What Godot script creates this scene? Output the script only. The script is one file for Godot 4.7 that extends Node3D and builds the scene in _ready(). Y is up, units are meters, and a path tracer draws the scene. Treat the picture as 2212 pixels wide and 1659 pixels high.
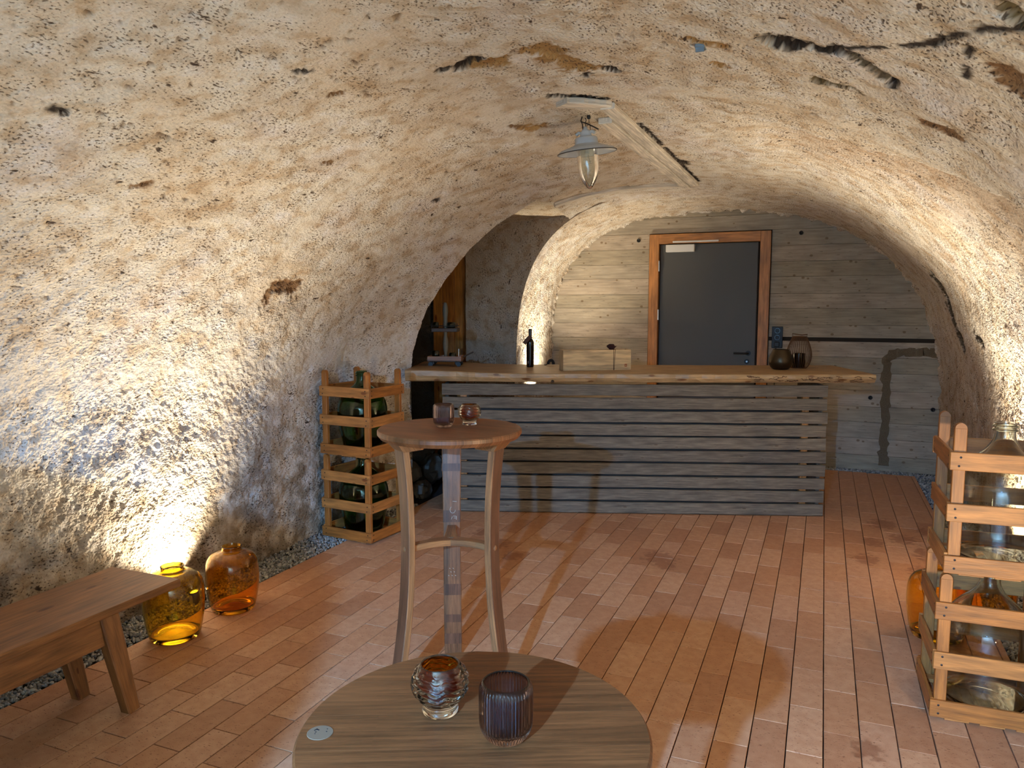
extends Node3D
# Vaulted stone cellar with a bar. World axes are the room's: x to the right wall, -z along the vault to the back wall.

const PH := 22.3
var rng := RandomNumberGenerator.new()
var M := {}
var T := {}
var taken := {}

# ------------------------------------------------------------------ helpers
func V(l: float, y: float, t: float) -> Vector3:
	return Vector3(l, y, -t)

func numbered(called: String) -> String:
	var n: int = taken.get(called, 0)
	taken[called] = n + 1
	return called if n == 0 else "%s_%03d" % [called, n]

func tag(o: Node3D, label: String, category: String, group := "", kind := "") -> Node3D:
	if label: o.set_meta("label", label)
	if category: o.set_meta("category", category)
	if group: o.set_meta("group", group)
	if kind: o.set_meta("kind", kind)
	return o

func thing(called: String, label: String, category: String, at := Vector3.ZERO, turn := 0.0, group := "") -> Node3D:
	var o := Node3D.new()
	o.name = numbered(called)
	add_child(o, true)
	o.position = at
	o.rotation.y = turn
	tag(o, label, category, group)
	return o

func part(called: String, mesh: Mesh, mat: Material, parent: Node = null) -> MeshInstance3D:
	var o := MeshInstance3D.new()
	o.mesh = mesh
	o.material_override = mat
	if parent == null:
		o.name = numbered(called)
		add_child(o, true)
	else:
		var key := str(parent.get_instance_id()) + called
		var n: int = taken.get(key, 0)
		taken[key] = n + 1
		o.name = called if n == 0 else "%s_%03d" % [called, n]
		parent.add_child(o, true)
	return o

func copy_of(o: Node3D, at: Vector3, turn: float, label := "") -> Node3D:
	var c: Node3D = o.duplicate()
	var base := String(o.name)
	c.name = numbered(base)
	add_child(c, true)
	c.position = at
	c.rotation.y = turn
	if label: c.set_meta("label", label)
	return c

func new_st() -> SurfaceTool:
	var st := SurfaceTool.new()
	st.begin(Mesh.PRIMITIVE_TRIANGLES)
	return st

func done(st: SurfaceTool) -> ArrayMesh:
	st.generate_normals()
	return st.commit()

func tri(st: SurfaceTool, a: Vector3, b: Vector3, c: Vector3, out: Vector3, ua := Vector2.ZERO, ub := Vector2.ZERO, uc := Vector2.ZERO) -> void:
	if (b - a).cross(c - a).dot(out) > 0.0:
		var t := b; b = c; c = t
		var u := ub; ub = uc; uc = u
	st.set_uv(ua); st.add_vertex(a)
	st.set_uv(ub); st.add_vertex(b)
	st.set_uv(uc); st.add_vertex(c)

func quad(st: SurfaceTool, a: Vector3, b: Vector3, c: Vector3, d: Vector3, out: Vector3, ua := Vector2.ZERO, ub := Vector2.ZERO, uc := Vector2.ZERO, ud := Vector2.ZERO) -> void:
	tri(st, a, b, c, out, ua, ub, uc)
	tri(st, a, c, d, out, ua, uc, ud)

func axis(i: int) -> Vector3:
	return Vector3(1, 0, 0) if i == 0 else (Vector3(0, 1, 0) if i == 1 else Vector3(0, 0, 1))

# box with chamfered edges; the uv runs along the longest side (v) in metres
func bx(st: SurfaceTool, c: Vector3, s: Vector3, bev := 0.002, basis := Basis(), skip_bottom := false) -> void:
	st.set_smooth_group(-1)
	var h := s * 0.5
	bev = minf(bev, minf(h.x, minf(h.y, h.z)) * 0.8)
	var g := 0
	if s.y >= s.x and s.y >= s.z: g = 1
	elif s.z >= s.x and s.z >= s.y: g = 2
	var off := Vector2(rng.randf() * 7.0, rng.randf() * 7.0)
	for a in 3:
		if skip_bottom and a == 1: pass
		var b := (a + 1) % 3
		var e := (a + 2) % 3
		if e == g or (b != g and e < b):
			var tmp := b; b = e; e = tmp   # b is the grain axis of the face if it has one
		for sg in [-1.0, 1.0]:
			if skip_bottom and a == 1 and sg < 0: continue
			var n: Vector3 = axis(a) * sg
			var p := []
			var u := []
			for q in [Vector2(-1, -1), Vector2(1, -1), Vector2(1, 1), Vector2(-1, 1)]:
				var v: Vector3 = n * h[a] + axis(b) * (q.x * (h[b] - bev)) + axis(e) * (q.y * (h[e] - bev))
				p.append(c + basis * v)
				u.append(Vector2(v[e] + v[a] * 0.37, v[b]) + off)
			quad(st, p[0], p[1], p[2], p[3], basis * n, u[0], u[1], u[2], u[3])
	# chamfers along axis k between faces a and b
	for k in 3:
		var a := (k + 1) % 3
		var b := (k + 2) % 3
		for sa in [-1.0, 1.0]:
			for sb in [-1.0, 1.0]:
				var na: Vector3 = axis(a) * sa
				var nb: Vector3 = axis(b) * sb
				var p1: Vector3 = na * h[a] + nb * (h[b] - bev)
				var p2: Vector3 = na * (h[a] - bev) + nb * h[b]
				var kk: Vector3 = axis(k) * (h[k] - bev)
				var us := []
				for w in [p1 - kk, p1 + kk, p2 + kk, p2 - kk]:
					us.append(Vector2(w[(g + 1) % 3] + w[(g + 2) % 3] * 0.37, w[g]) + off)
				quad(st, c + basis * (p1 - kk), c + basis * (p1 + kk), c + basis * (p2 + kk), c + basis * (p2 - kk), basis * (na + nb), us[0], us[1], us[2], us[3])
	for sx in [-1.0, 1.0]:
		for sy in [-1.0, 1.0]:
			for sz in [-1.0, 1.0]:
				var o := Vector3(sx, sy, sz)
				var p1 := Vector3(h.x * sx, (h.y - bev) * sy, (h.z - bev) * sz)
				var p2 := Vector3((h.x - bev) * sx, h.y * sy, (h.z - bev) * sz)
				var p3 := Vector3((h.x - bev) * sx, (h.y - bev) * sy, h.z * sz)
				tri(st, c + basis * p1, c + basis * p2, c + basis * p3, basis * o, off, off, off)

func box_mesh(c: Vector3, s: Vector3, bev := 0.002, basis := Basis()) -> ArrayMesh:
	var st := new_st()
	bx(st, c, s, bev, basis)
	return done(st)

# surface of revolution; sharp: indices of profile points with a hard edge; ripple(theta, y) scales the radius
func lathe(st: SurfaceTool, prof: Array, segs := 32, sharp := [], ripple: Variant = null, flip := false, c := Vector3.ZERO) -> void:
	var grp := 0
	var rows := []
	for i in prof.size():
		var row := []
		for j in segs:
			var th := TAU * j / segs
			var r: float = prof[i].x
			var y: float = prof[i].y
			if ripple != null:
				r *= ripple.call(th, y, i)
			row.append(c + Vector3(cos(th) * r, y, sin(th) * r))
		rows.append(row)
	for i in prof.size() - 1:
		if i in sharp: grp += 1
		st.set_smooth_group(grp)
		var d: Vector2 = prof[i + 1] - prof[i]
		for j in segs:
			var k := (j + 1) % segs
			var th := TAU * (j + 0.5) / segs
			var out := Vector3(cos(th) * d.y, -d.x, sin(th) * d.y)
			if flip: out = -out
			var u0 := float(j) / segs
			var u1 := float(j + 1) / segs
			var a: Vector3 = rows[i][j]; var b: Vector3 = rows[i][k]
			var e: Vector3 = rows[i + 1][k]; var f: Vector3 = rows[i + 1][j]
			if prof[i].x > 1e-5: tri(st, a, b, e, out, Vector2(u0, prof[i].y), Vector2(u1, prof[i].y), Vector2(u1, prof[i + 1].y))
			if prof[i + 1].x > 1e-5: tri(st, a, e, f, out, Vector2(u0, prof[i].y), Vector2(u1, prof[i + 1].y), Vector2(u0, prof[i + 1].y))

func lathe_mesh(prof: Array, segs := 32, sharp := [], ripple: Variant = null) -> ArrayMesh:
	var st := new_st()
	lathe(st, prof, segs, sharp, ripple)
	return done(st)

func smooth_profile(pts: Array, n := 5) -> Array:
	var out := []
	for i in pts.size() - 1:
		var p0: Vector2 = pts[maxi(i - 1, 0)]; var p1: Vector2 = pts[i]; var p2: Vector2 = pts[i + 1]; var p3: Vector2 = pts[mini(i + 2, pts.size() - 1)]
		for k in n:
			var t := float(k) / n
			var q := p1.cubic_interpolate(p2, p0, p3, t)
			q.x = maxf(q.x, 0.0)
			out.append(q)
	out.append(pts[-1])
	return out

func tube(st: SurfaceTool, pts: Array, r: float, segs := 8, closed := false) -> void:
	var rows := []
	var n := pts.size()
	var up := Vector3(0.13, 0.97, 0.2).normalized()
	for i in n:
		var d: Vector3 = (pts[(i + 1) % n] - pts[(i - 1 + n) % n]) if closed else (pts[mini(i + 1, n - 1)] - pts[maxi(i - 1, 0)])
		d = d.normalized()
		var a := d.cross(up)
		if a.length() < 0.05: a = d.cross(Vector3(1, 0, 0))
		a = a.normalized()
		var b := d.cross(a)
		var row := []
		for j in segs:
			var th := TAU * j / segs
			row.append(pts[i] + a * (cos(th) * r) + b * (sin(th) * r))
		rows.append(row)
	st.set_smooth_group(0)
	for i in (n if closed else n - 1):
		var i2 := (i + 1) % n
		for j in segs:
			var k := (j + 1) % segs
			var mid: Vector3 = (rows[i][j] + rows[i][k]) * 0.5 - pts[i]
			quad(st, rows[i][j], rows[i][k], rows[i2][k], rows[i2][j], mid, Vector2(float(j) / segs, i * 0.1), Vector2(float(k) / segs, i * 0.1), Vector2(float(k) / segs, i * 0.1 + 0.1), Vector2(float(j) / segs, i * 0.1 + 0.1))
	if not closed:
		st.set_smooth_group(-1)
		for j in segs:
			var k := (j + 1) % segs
			tri(st, pts[0], rows[0][j], rows[0][k], pts[0] - pts[1])
			tri(st, pts[n - 1], rows[n - 1][j], rows[n - 1][k], pts[n - 1] - pts[n - 2])

func tube_mesh(pts: Array, r: float, segs := 8, closed := false) -> ArrayMesh:
	var st := new_st()
	tube(st, pts, r, segs, closed)
	return done(st)

# a flat bar of section w x h swept along points; side[i] is the direction of w
func sweep(st: SurfaceTool, pts: Array, sides: Array, w: Variant, h: float, bev := 0.003) -> void:
	st.set_smooth_group(-1)
	var rows := []
	var n := pts.size()
	var len := 0.0
	var lens := []
	var off := Vector2(rng.randf() * 5.0, rng.randf() * 5.0)
	for i in n:
		if i > 0: len += (pts[i] - pts[i - 1]).length()
		lens.append(len)
		var d: Vector3 = (pts[mini(i + 1, n - 1)] - pts[maxi(i - 1, 0)]).normalized()
		var a: Vector3 = (sides[i] - d * d.dot(sides[i])).normalized()
		var b := d.cross(a).normalized()
		var hw: float = (w[i] if w is Array else w) * 0.5
		var hh := h * 0.5
		var row := []
		for q in [Vector2(-hw + bev, -hh), Vector2(hw - bev, -hh), Vector2(hw, -hh + bev), Vector2(hw, hh - bev), Vector2(hw - bev, hh), Vector2(-hw + bev, hh), Vector2(-hw, hh - bev), Vector2(-hw, -hh + bev)]:
			row.append(pts[i] + a * q.x + b * q.y)
		rows.append(row)
	var us := [0.0, 0.08, 0.085, 0.11, 0.115, 0.2, 0.205, 0.235, 0.24]
	for i in n - 1:
		for j in 8:
			var k := (j + 1) % 8
			var mid: Vector3 = (rows[i][j] + rows[i][k]) * 0.5 - pts[i]
			quad(st, rows[i][j], rows[i][k], rows[i + 1][k], rows[i + 1][j], mid, Vector2(us[j], lens[i]) + off, Vector2(us[j + 1], lens[i]) + off, Vector2(us[j + 1], lens[i + 1]) + off, Vector2(us[j], lens[i + 1]) + off)
	for e in [0, n - 1]:
		var o: Vector3 = pts[0] - pts[1] if e == 0 else pts[n - 1] - pts[n - 2]
		for j in range(1, 7):
			tri(st, rows[e][0], rows[e][j], rows[e][j + 1], o, off, off + Vector2(0.02, 0.0), off + Vector2(0.02, 0.02))

# ------------------------------------------------------------------ textures
func noise(seed_: int, freq: float, oct := 3, type := FastNoiseLite.TYPE_SIMPLEX_SMOOTH, fractal := FastNoiseLite.FRACTAL_FBM) -> FastNoiseLite:
	var n := FastNoiseLite.new()
	n.seed = seed_
	n.noise_type = type
	n.frequency = freq
	n.fractal_type = fractal
	n.fractal_octaves = oct
	return n

func noise_bytes(n: FastNoiseLite, w: int, h: int, stretch := Vector2(1, 1)) -> PackedByteArray:
	var im := n.get_seamless_image(int(w / stretch.x), int(h / stretch.y), false, false, 0.15)
	im.convert(Image.FORMAT_L8)
	if stretch != Vector2(1, 1): im.resize(w, h, Image.INTERPOLATE_CUBIC)
	return im.get_data()

func tex(w: int, h: int, fmt: int, data: PackedByteArray) -> ImageTexture:
	return ImageTexture.create_from_image(Image.create_from_data(w, h, false, fmt, data))

func lut(lo: float, hi: float) -> PackedFloat32Array:
	var a := PackedFloat32Array()
	for i in 256: a.append(smoothstep(lo, hi, i / 255.0))
	return a

func make_plaster() -> void:
	var w := 1280
	var specks := noise_bytes(noise(11, 0.13, 4), w, w, Vector2(1, 1.6))
	var specks2 := noise_bytes(noise(12, 0.035, 4), w, w, Vector2(1, 2.2))
	var patch := noise_bytes(noise(13, 0.009, 3), w, w)
	var tone := noise_bytes(noise(14, 0.012, 4), w, w)
	var fine := noise_bytes(noise(15, 0.11, 4), w, w)
	var wrink := noise_bytes(noise(16, 0.045, 3, FastNoiseLite.TYPE_SIMPLEX_SMOOTH, FastNoiseLite.FRACTAL_RIDGED), w, w, Vector2(1, 1.6))
	var l_tone := lut(0.50, 0.82)
	var l_white := lut(0.36, 0.16)
	var alb := PackedByteArray(); alb.resize(w * w * 3)
	var hgt := PackedByteArray(); hgt.resize(w * w)
	var k := 0
	for i in w * w:
		var p := patch[i] / 255.0
		var s := clampf((specks[i] / 255.0 - (0.82 - 0.27 * p)) * 9.0, 0.0, 1.0)
		var s2 := clampf((specks2[i] / 255.0 - (0.905 - 0.19 * p)) * 11.0, 0.0, 1.0)
		s = maxf(s * 0.75, s2)
		var o := l_tone[tone[i]] * 0.75
		var wh := l_white[tone[i]] * 0.6
		var f := fine[i] / 255.0 * 0.16 + 0.90
		var r := (212.0 - 25.0 * o + 8.0 * wh) * f
		var g := (203.0 - 37.0 * o + 14.0 * wh) * f
		var b := (190.0 - 50.0 * o + 26.0 * wh) * f
		alb[k] = int(minf(lerpf(r, 52.0, s * 0.9), 255.0))
		alb[k + 1] = int(minf(lerpf(g, 36.0, s * 0.9), 255.0))
		alb[k + 2] = int(minf(lerpf(b, 24.0, s * 0.9), 255.0))
		k += 3
		hgt[i] = int(clampf(110.0 + (fine[i] - 128.0) * 0.35 + (wrink[i] - 128.0) * 0.55 - s * 80.0, 0.0, 255.0))
	T.plaster = tex(w, w, Image.FORMAT_RGB8, alb)
	T.plaster_h = tex(w, w, Image.FORMAT_L8, hgt)

# wood: u across the grain, v along it; mid grey so that albedo_color tints it
func make_wood(key: String, seed_: int, knots: int, contrast: float, cracks: float, fine := 1.0) -> void:
	var w := 384
	var h := 1024
	var g1 := noise_bytes(noise(seed_, 0.030 * fine, 3), w, h, Vector2(1, 9 * fine))
	var g2 := noise_bytes(noise(seed_ + 1, 0.16 * fine, 2), w, h, Vector2(1, 14))
	var bl := noise_bytes(noise(seed_ + 2, 0.008, 2), w, h, Vector2(1, 2))
	var r2 := RandomNumberGenerator.new(); r2.seed = seed_
	var kn := []
	for i in knots: kn.append([r2.randf_range(20, w - 20), r2.randf_range(30, h - 30), r2.randf_range(6, 15)])
	var alb := PackedByteArray(); alb.resize(w * h * 3)
	var hgt := PackedByteArray(); hgt.resize(w * h)
	for y in h:
		for x in w:
			var i := y * w + x
			var v := 205.0 + (g1[i] - 128.0) * 0.42 * contrast + (g2[i] - 128.0) * 0.30 * contrast + (bl[i] - 128.0) * 0.30 * contrast
			var c := clampf((g2[i] / 255.0 - 0.74) * 9.0, 0.0, 1.0) * cracks
			v = lerpf(v, 80.0, c)
			alb[i * 3] = int(clampf(v, 0, 255)); alb[i * 3 + 1] = int(clampf(v * 0.985 - 2.0, 0, 255)); alb[i * 3 + 2] = int(clampf(v * 0.96 - 4.0, 0, 255))
			hgt[i] = int(clampf(150.0 + (g2[i] - 128.0) * 0.5 - c * 90.0, 0, 255))
	for q in kn:
		for y in range(maxi(0, int(q[1] - q[2] * 2.4)), mini(h, int(q[1] + q[2] * 2.4))):
			for x in range(maxi(0, int(q[0] - q[2] * 1.3)), mini(w, int(q[0] + q[2] * 1.3))):
				var d := Vector2((x - q[0]) / q[2], (y - q[1]) / (q[2] * 1.7)).length()
				if d < 1.25:
					var f := 1.0 - smoothstep(0.75, 1.25, d)
					f *= 0.75 + 0.25 * sin(d * 14.0)
					var i: int = y * w + x
					for ch in 3: alb[i * 3 + ch] = int(lerpf(alb[i * 3 + ch], [120.0, 84.0, 55.0][ch], f * 0.85))
	T[key] = tex(w, h, Image.FORMAT_RGB8, alb)
	T[key + "_h"] = tex(w, h, Image.FORMAT_L8, hgt)

func make_clay() -> void:
	var w := 640
	var dash := noise_bytes(noise(41, 0.09, 3), w, w, Vector2(3.0, 1.0))
	var tone := noise_bytes(noise(42, 0.012, 4), w, w)
	var fine := noise_bytes(noise(43, 0.2, 2), w, w)
	var alb := PackedByteArray(); alb.resize(w * w * 3)
	var hgt := PackedByteArray(); hgt.resize(w * w)
	for i in w * w:
		var d := clampf((dash[i] / 255.0 - 0.76) * 12.0, 0.0, 1.0)
		var t := tone[i] / 255.0
		var f := 0.93 + fine[i] / 255.0 * 0.14
		alb[i * 3] = int(clampf(lerpf((214.0 + 22.0 * t) * f, 118.0, d * 0.7), 0, 255))
		alb[i * 3 + 1] = int(clampf(lerpf((204.0 + 34.0 * t) * f, 84.0, d * 0.7), 0, 255))
		alb[i * 3 + 2] = int(clampf(lerpf((198.0 + 42.0 * t) * f, 66.0, d * 0.7), 0, 255))
		hgt[i] = int(clampf(150.0 + (fine[i] - 128.0) * 0.2 + (tone[i] - 128.0) * 0.25 - d * 90.0, 0, 255))
	T.clay = tex(w, w, Image.FORMAT_RGB8, alb)
	T.clay_h = tex(w, w, Image.FORMAT_L8, hgt)
	# old damp stains on the floor, each with its own shape, laid out over the whole floor (10.24 m square)
	var sw := 1024
	var st := PackedByteArray(); st.resize(sw * sw * 4)
	var wob := noise(44, 0.05, 3)
	var blots := [[0.62, 5.05, 0.10], [0.72, 5.45, 0.13], [0.55, 5.75, 0.09], [0.78, 6.0, 0.11], [0.30, 5.2, 0.08], [0.45, 6.1, 0.10], [0.62, 4.45, 0.07], [-0.92, 4.72, 0.10], [-0.86, 4.6, 0.06], [-2.0, 4.6, 0.08], [-1.8, 4.4, 0.06], [-2.2, 4.8, 0.07], [0.2, 2.9, 0.05], [0.65, 3.9, 0.06], [0.7, 4.9, 0.08], [0.36, 5.6, 0.07]]
	for b in blots:
		var cx := (float(b[0]) + 5.12) / 10.24 * sw
		var cy := (-float(b[1]) + 10.24) / 10.24 * sw
		var rr := float(b[2]) / 10.24 * sw
		for y in range(int(cy - rr * 2), int(cy + rr * 2)):
			for x in range(int(cx - rr * 2), int(cx + rr * 2)):
				var d := Vector2(x - cx, (y - cy) * 0.7).length() / rr + wob.get_noise_2d(x * 4.0, y * 4.0) * 0.8
				var a := (1.0 - smoothstep(0.75, 1.0, d)) * 0.55
				var i := (y * sw + x) * 4
				if a * 255.0 > st[i + 3]:
					st[i] = 122; st[i + 1] = 66; st[i + 2] = 38; st[i + 3] = int(a * 255.0)
	T.stain = tex(sw, sw, Image.FORMAT_RGBA8, st)

func make_concrete() -> void:
	var w := 384
	var h := 1024
	var g1 := noise_bytes(noise(51, 0.05, 3), w, h, Vector2(1, 10))
	var bl := noise_bytes(noise(52, 0.010, 4), w, h, Vector2(1, 1.8))
	var sp := noise_bytes(noise(53, 0.06, 3), w, h, Vector2(1, 4))
	var alb := PackedByteArray(); alb.resize(w * h * 3)
	var hgt := PackedByteArray(); hgt.resize(w * h)
	for i in w * h:
		var s := clampf((sp[i] / 255.0 - 0.78) * 9.0, 0.0, 1.0)
		var v := 206.0 + (g1[i] - 128.0) * 0.14 + (bl[i] - 128.0) * 0.13
		v = lerpf(v, 120.0, s * 0.55)
		alb[i * 3] = int(clampf(v, 0, 255)); alb[i * 3 + 1] = int(clampf(v * 0.97, 0, 255)); alb[i * 3 + 2] = int(clampf(v * 0.92, 0, 255))
		hgt[i] = int(clampf(140.0 + (g1[i] - 128.0) * 0.5 - s * 50.0, 0, 255))
	var r2 := RandomNumberGenerator.new(); r2.seed = 54
	for n in 16:
		var q := [r2.randf_range(12, w - 12), r2.randf_range(16, h - 16), r2.randf_range(5, 10)]
		for y in range(maxi(0, int(q[1] - 26)), mini(h, int(q[1] + 26))):
			for x in range(maxi(0, int(q[0] - 20)), mini(w, int(q[0] + 20))):
				var d := Vector2((x - q[0]) / q[2], (y - q[1]) / (q[2] * 0.8)).length()
				if d < 1.3:
					var f := (1.0 - smoothstep(0.7, 1.3, d)) * 0.6
					var i: int = y * w + x
					for ch in 3: alb[i * 3 + ch] = int(lerpf(alb[i * 3 + ch], [126.0, 104.0, 78.0][ch], f))
	T.concrete = tex(w, h, Image.FORMAT_RGB8, alb)
	T.concrete_h = tex(w, h, Image.FORMAT_L8, hgt)

func mat(c: Color, rough := 0.7, key := "", scale := Vector3.ONE, relief := 0.0, metal := 0.0) -> StandardMaterial3D:
	var m := StandardMaterial3D.new()
	m.albedo_color = c
	m.roughness = rough
	m.metallic = metal
	if key:
		m.albedo_texture = T[key]
		m.uv1_scale = scale
		if relief > 0.0:
			m.heightmap_enabled = true
			m.heightmap_texture = T[key + "_h"]
			m.heightmap_scale = relief
	return m

func wood(c: Color, key := "wood", rough := 0.6, relief := 0.06) -> StandardMaterial3D:
	return mat(c, rough, key, Vector3(3.0, 0.85, 1), relief)

func glass(c: Color, alpha := 0.0, rough := 0.02) -> StandardMaterial3D:
	var m := StandardMaterial3D.new()
	m.albedo_color = Color(c.r, c.g, c.b, alpha)
	m.transparency = BaseMaterial3D.TRANSPARENCY_ALPHA
	m.roughness = rough
	m.refraction_enabled = true
	m.refraction_scale = 0.05
	return m

func pane(alpha := 0.04) -> StandardMaterial3D:
	var m := StandardMaterial3D.new()
	m.albedo_color = Color(1, 1, 1, alpha)
	m.transparency = BaseMaterial3D.TRANSPARENCY_ALPHA
	m.roughness = 0.02
	return m

func glow(c: Color, e: float) -> StandardMaterial3D:
	var m := StandardMaterial3D.new()
	m.albedo_color = c
	m.emission_enabled = true
	m.emission = c
	m.emission_energy_multiplier = e
	return m

func make_materials() -> void:
	make_plaster()
	make_wood("wood", 21, 5, 0.6, 0.25)
	make_wood("plain", 27, 0, 0.55, 0.12)
	make_wood("weather", 31, 2, 0.7, 0.4)
	make_wood("oak", 35, 0, 0.75, 0.35, 2.2)
	make_clay()
	make_concrete()
	M.plaster = mat(Color.WHITE, 0.95, "plaster", Vector3.ONE, 0.8)
	M.plaster.vertex_color_use_as_albedo = true
	M.pine = wood(Color(0.78, 0.49, 0.21), "wood", 0.5)
	M.pine_pale = wood(Color(0.84, 0.56, 0.28), "wood", 0.55)
	M.oak = wood(Color(0.60, 0.40, 0.26), "oak", 0.45)
	M.oak_dark = wood(Color(0.50, 0.33, 0.23), "oak", 0.5)
	M.oak_edge = wood(Color(0.70, 0.47, 0.28), "oak", 0.55)
	M.oak_lid = mat(Color(0.62, 0.385, 0.22), 0.42, "oak", Vector3(3.2, 0.9, 1), 0.05)
	M.bench = wood(Color(0.68, 0.45, 0.25), "wood", 0.45)
	M.slat = []
	for c in [Color(0.50, 0.455, 0.39), Color(0.475, 0.43, 0.37), Color(0.52, 0.475, 0.41)]: M.slat.append(mat(c, 0.7, "weather", Vector3(7.0, 1.1, 1), 0.15))
	M.slab = wood(Color(0.80, 0.66, 0.47), "wood", 0.45)
	M.plank = [wood(Color(0.86, 0.58, 0.27), "wood", 0.5), wood(Color(0.79, 0.51, 0.23), "wood", 0.5)]
	M.larch = wood(Color(0.84, 0.58, 0.32), "plain", 0.5)
	M.wine = wood(Color(0.93, 0.79, 0.58), "plain", 0.6)
	M.dark_wood = wood(Color(0.30, 0.22, 0.15), "wood", 0.6)
	M.concrete = []
	for c in [Color(0.78, 0.74, 0.68), Color(0.75, 0.71, 0.64), Color(0.81, 0.76, 0.70)]:
		M.concrete.append(mat(c, 0.9, "concrete", Vector3(2.2, 0.5, 1), 0.25))
	M.groove = mat(Color(0.20, 0.16, 0.12), 0.95)
	M.brick = []
	for c in [Color(0.84, 0.625, 0.455), Color(0.81, 0.585, 0.415), Color(0.865, 0.66, 0.495), Color(0.78, 0.56, 0.40), Color(0.85, 0.645, 0.49)]:
		var m := mat(c, 0.55, "clay", Vector3(2.0, 2.0, 2.0), 0.12)
		m.uv1_triplanar = true
		m.uv1_world_triplanar = true
		m.detail_enabled = true
		m.detail_albedo = T.stain
		m.detail_blend_mode = BaseMaterial3D.BLEND_MODE_MIX
		m.detail_uv_layer = BaseMaterial3D.DETAIL_UV_2
		m.uv2_triplanar = true
		m.uv2_world_triplanar = true
		m.uv2_scale = Vector3.ONE / 10.24
		m.uv2_offset = Vector3(0.5, 0.0, 0.0)
		M.brick.append(m)
	M.mortar = mat(Color(0.13, 0.08, 0.055), 0.95)
	M.pebble = mat(Color.WHITE, 0.75)
	M.pebble.vertex_color_use_as_albedo = true
	M.stone = mat(Color(0.33, 0.30, 0.26), 0.9)
	M.earth = mat(Color(0.18, 0.14, 0.11), 1.0)
	M.amber = glass(Color(0.99, 0.87, 0.36))
	M.amber_deep = glass(Color(0.98, 0.78, 0.33))
	M.green = glass(Color(0.36, 0.60, 0.22))
	M.clear = glass(Color(0.97, 0.985, 0.965))
	M.smoke = glass(Color(0.72, 0.63, 0.61))
	M.pane = pane()
	M.black = mat(Color(0.02, 0.02, 0.02), 0.5)
	M.iron = mat(Color(0.10, 0.06, 0.04), 0.7)
	M.nail = mat(Color(0.10, 0.06, 0.05), 0.6)
	M.enamel = mat(Color(0.74, 0.76, 0.77), 0.25)
	M.white = mat(Color(0.85, 0.84, 0.82), 0.45)
	M.steel = mat(Color(0.75, 0.75, 0.75), 0.3, "", Vector3.ONE, 0, 1.0)
	M.door = mat(Color(0.30, 0.29, 0.27), 0.55)
	M.lime_wood = mat(Color(1.0, 0.97, 0.92), 0.9, "plain", Vector3(4, 0.8, 1), 0.15)

# ------------------------------------------------------------------ the vault
const TF0 := 0.9        # the finely built part of the vault begins here
const DT := 0.0125
const NV := 72
const NH := 250
var vs := PackedVector3Array()
var nt := 0
var nr := 0
var n1 := FastNoiseLite.new()
var n2 := FastNoiseLite.new()
var n3 := FastNoiseLite.new()
var n4 := FastNoiseLite.new()
var n5 := FastNoiseLite.new()

func jamb(t: float) -> float:
	if t < 4.6: return -3.25
	if t < 5.25: return lerpf(-3.25, -3.03, (t - 4.6) / 0.65)
	if t < 6.5: return lerpf(-3.03, -2.655, (t - 5.25) / 1.25)
	return lerpf(-2.655, -2.85, clampf((t - 6.5) / 1.6, 0, 1))

func power_of(t: float) -> float:
	return 2.0 + clampf((t - 5.25) / 1.25, 0, 1)

# point of the smooth vault; row counts from the left floor edge over the crown to the right floor edge
func base_point(t: float, row: int) -> Vector3:
	var lj := jamb(t)
	if row <= NV: return Vector3(lj, 0.9 * row / NV, t)
	if row >= NV + 2 * NH: return Vector3(1.03 + 0.05 * (row - NV - 2 * NH) / NV, 0.9 * (1.0 - float(row - NV - 2 * NH) / NV), t)
	var th := PI * (row - NV) / (2.0 * NH)
	if th <= PI / 2:
		var e := 2.0 / power_of(t)
		return Vector3(-0.97 - (-0.97 - lj) * pow(maxf(cos(th), 0.0), e), 0.9 + 1.67 * pow(sin(th), e), t)
	return Vector3(-0.97 - 2.0 * cos(th), 0.9 + 1.67 * sin(th), t)

func row_of(th: float) -> int:
	return NV + int(round(th / PI * 2 * NH))

func step_t(th: float) -> float:
	var a := [[1.80, 3.93], [1.90, 3.894], [2.058, 3.814], [2.191, 3.714], [2.295, 3.535], [2.405, 3.264], [2.479, 3.06], [2.9, 2.2]]
	for i in a.size() - 1:
		if th <= a[i + 1][0]: return lerpf(a[i][1], a[i + 1][1], (th - a[i][0]) / (a[i + 1][0] - a[i][0]))
	return 2.2

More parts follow.
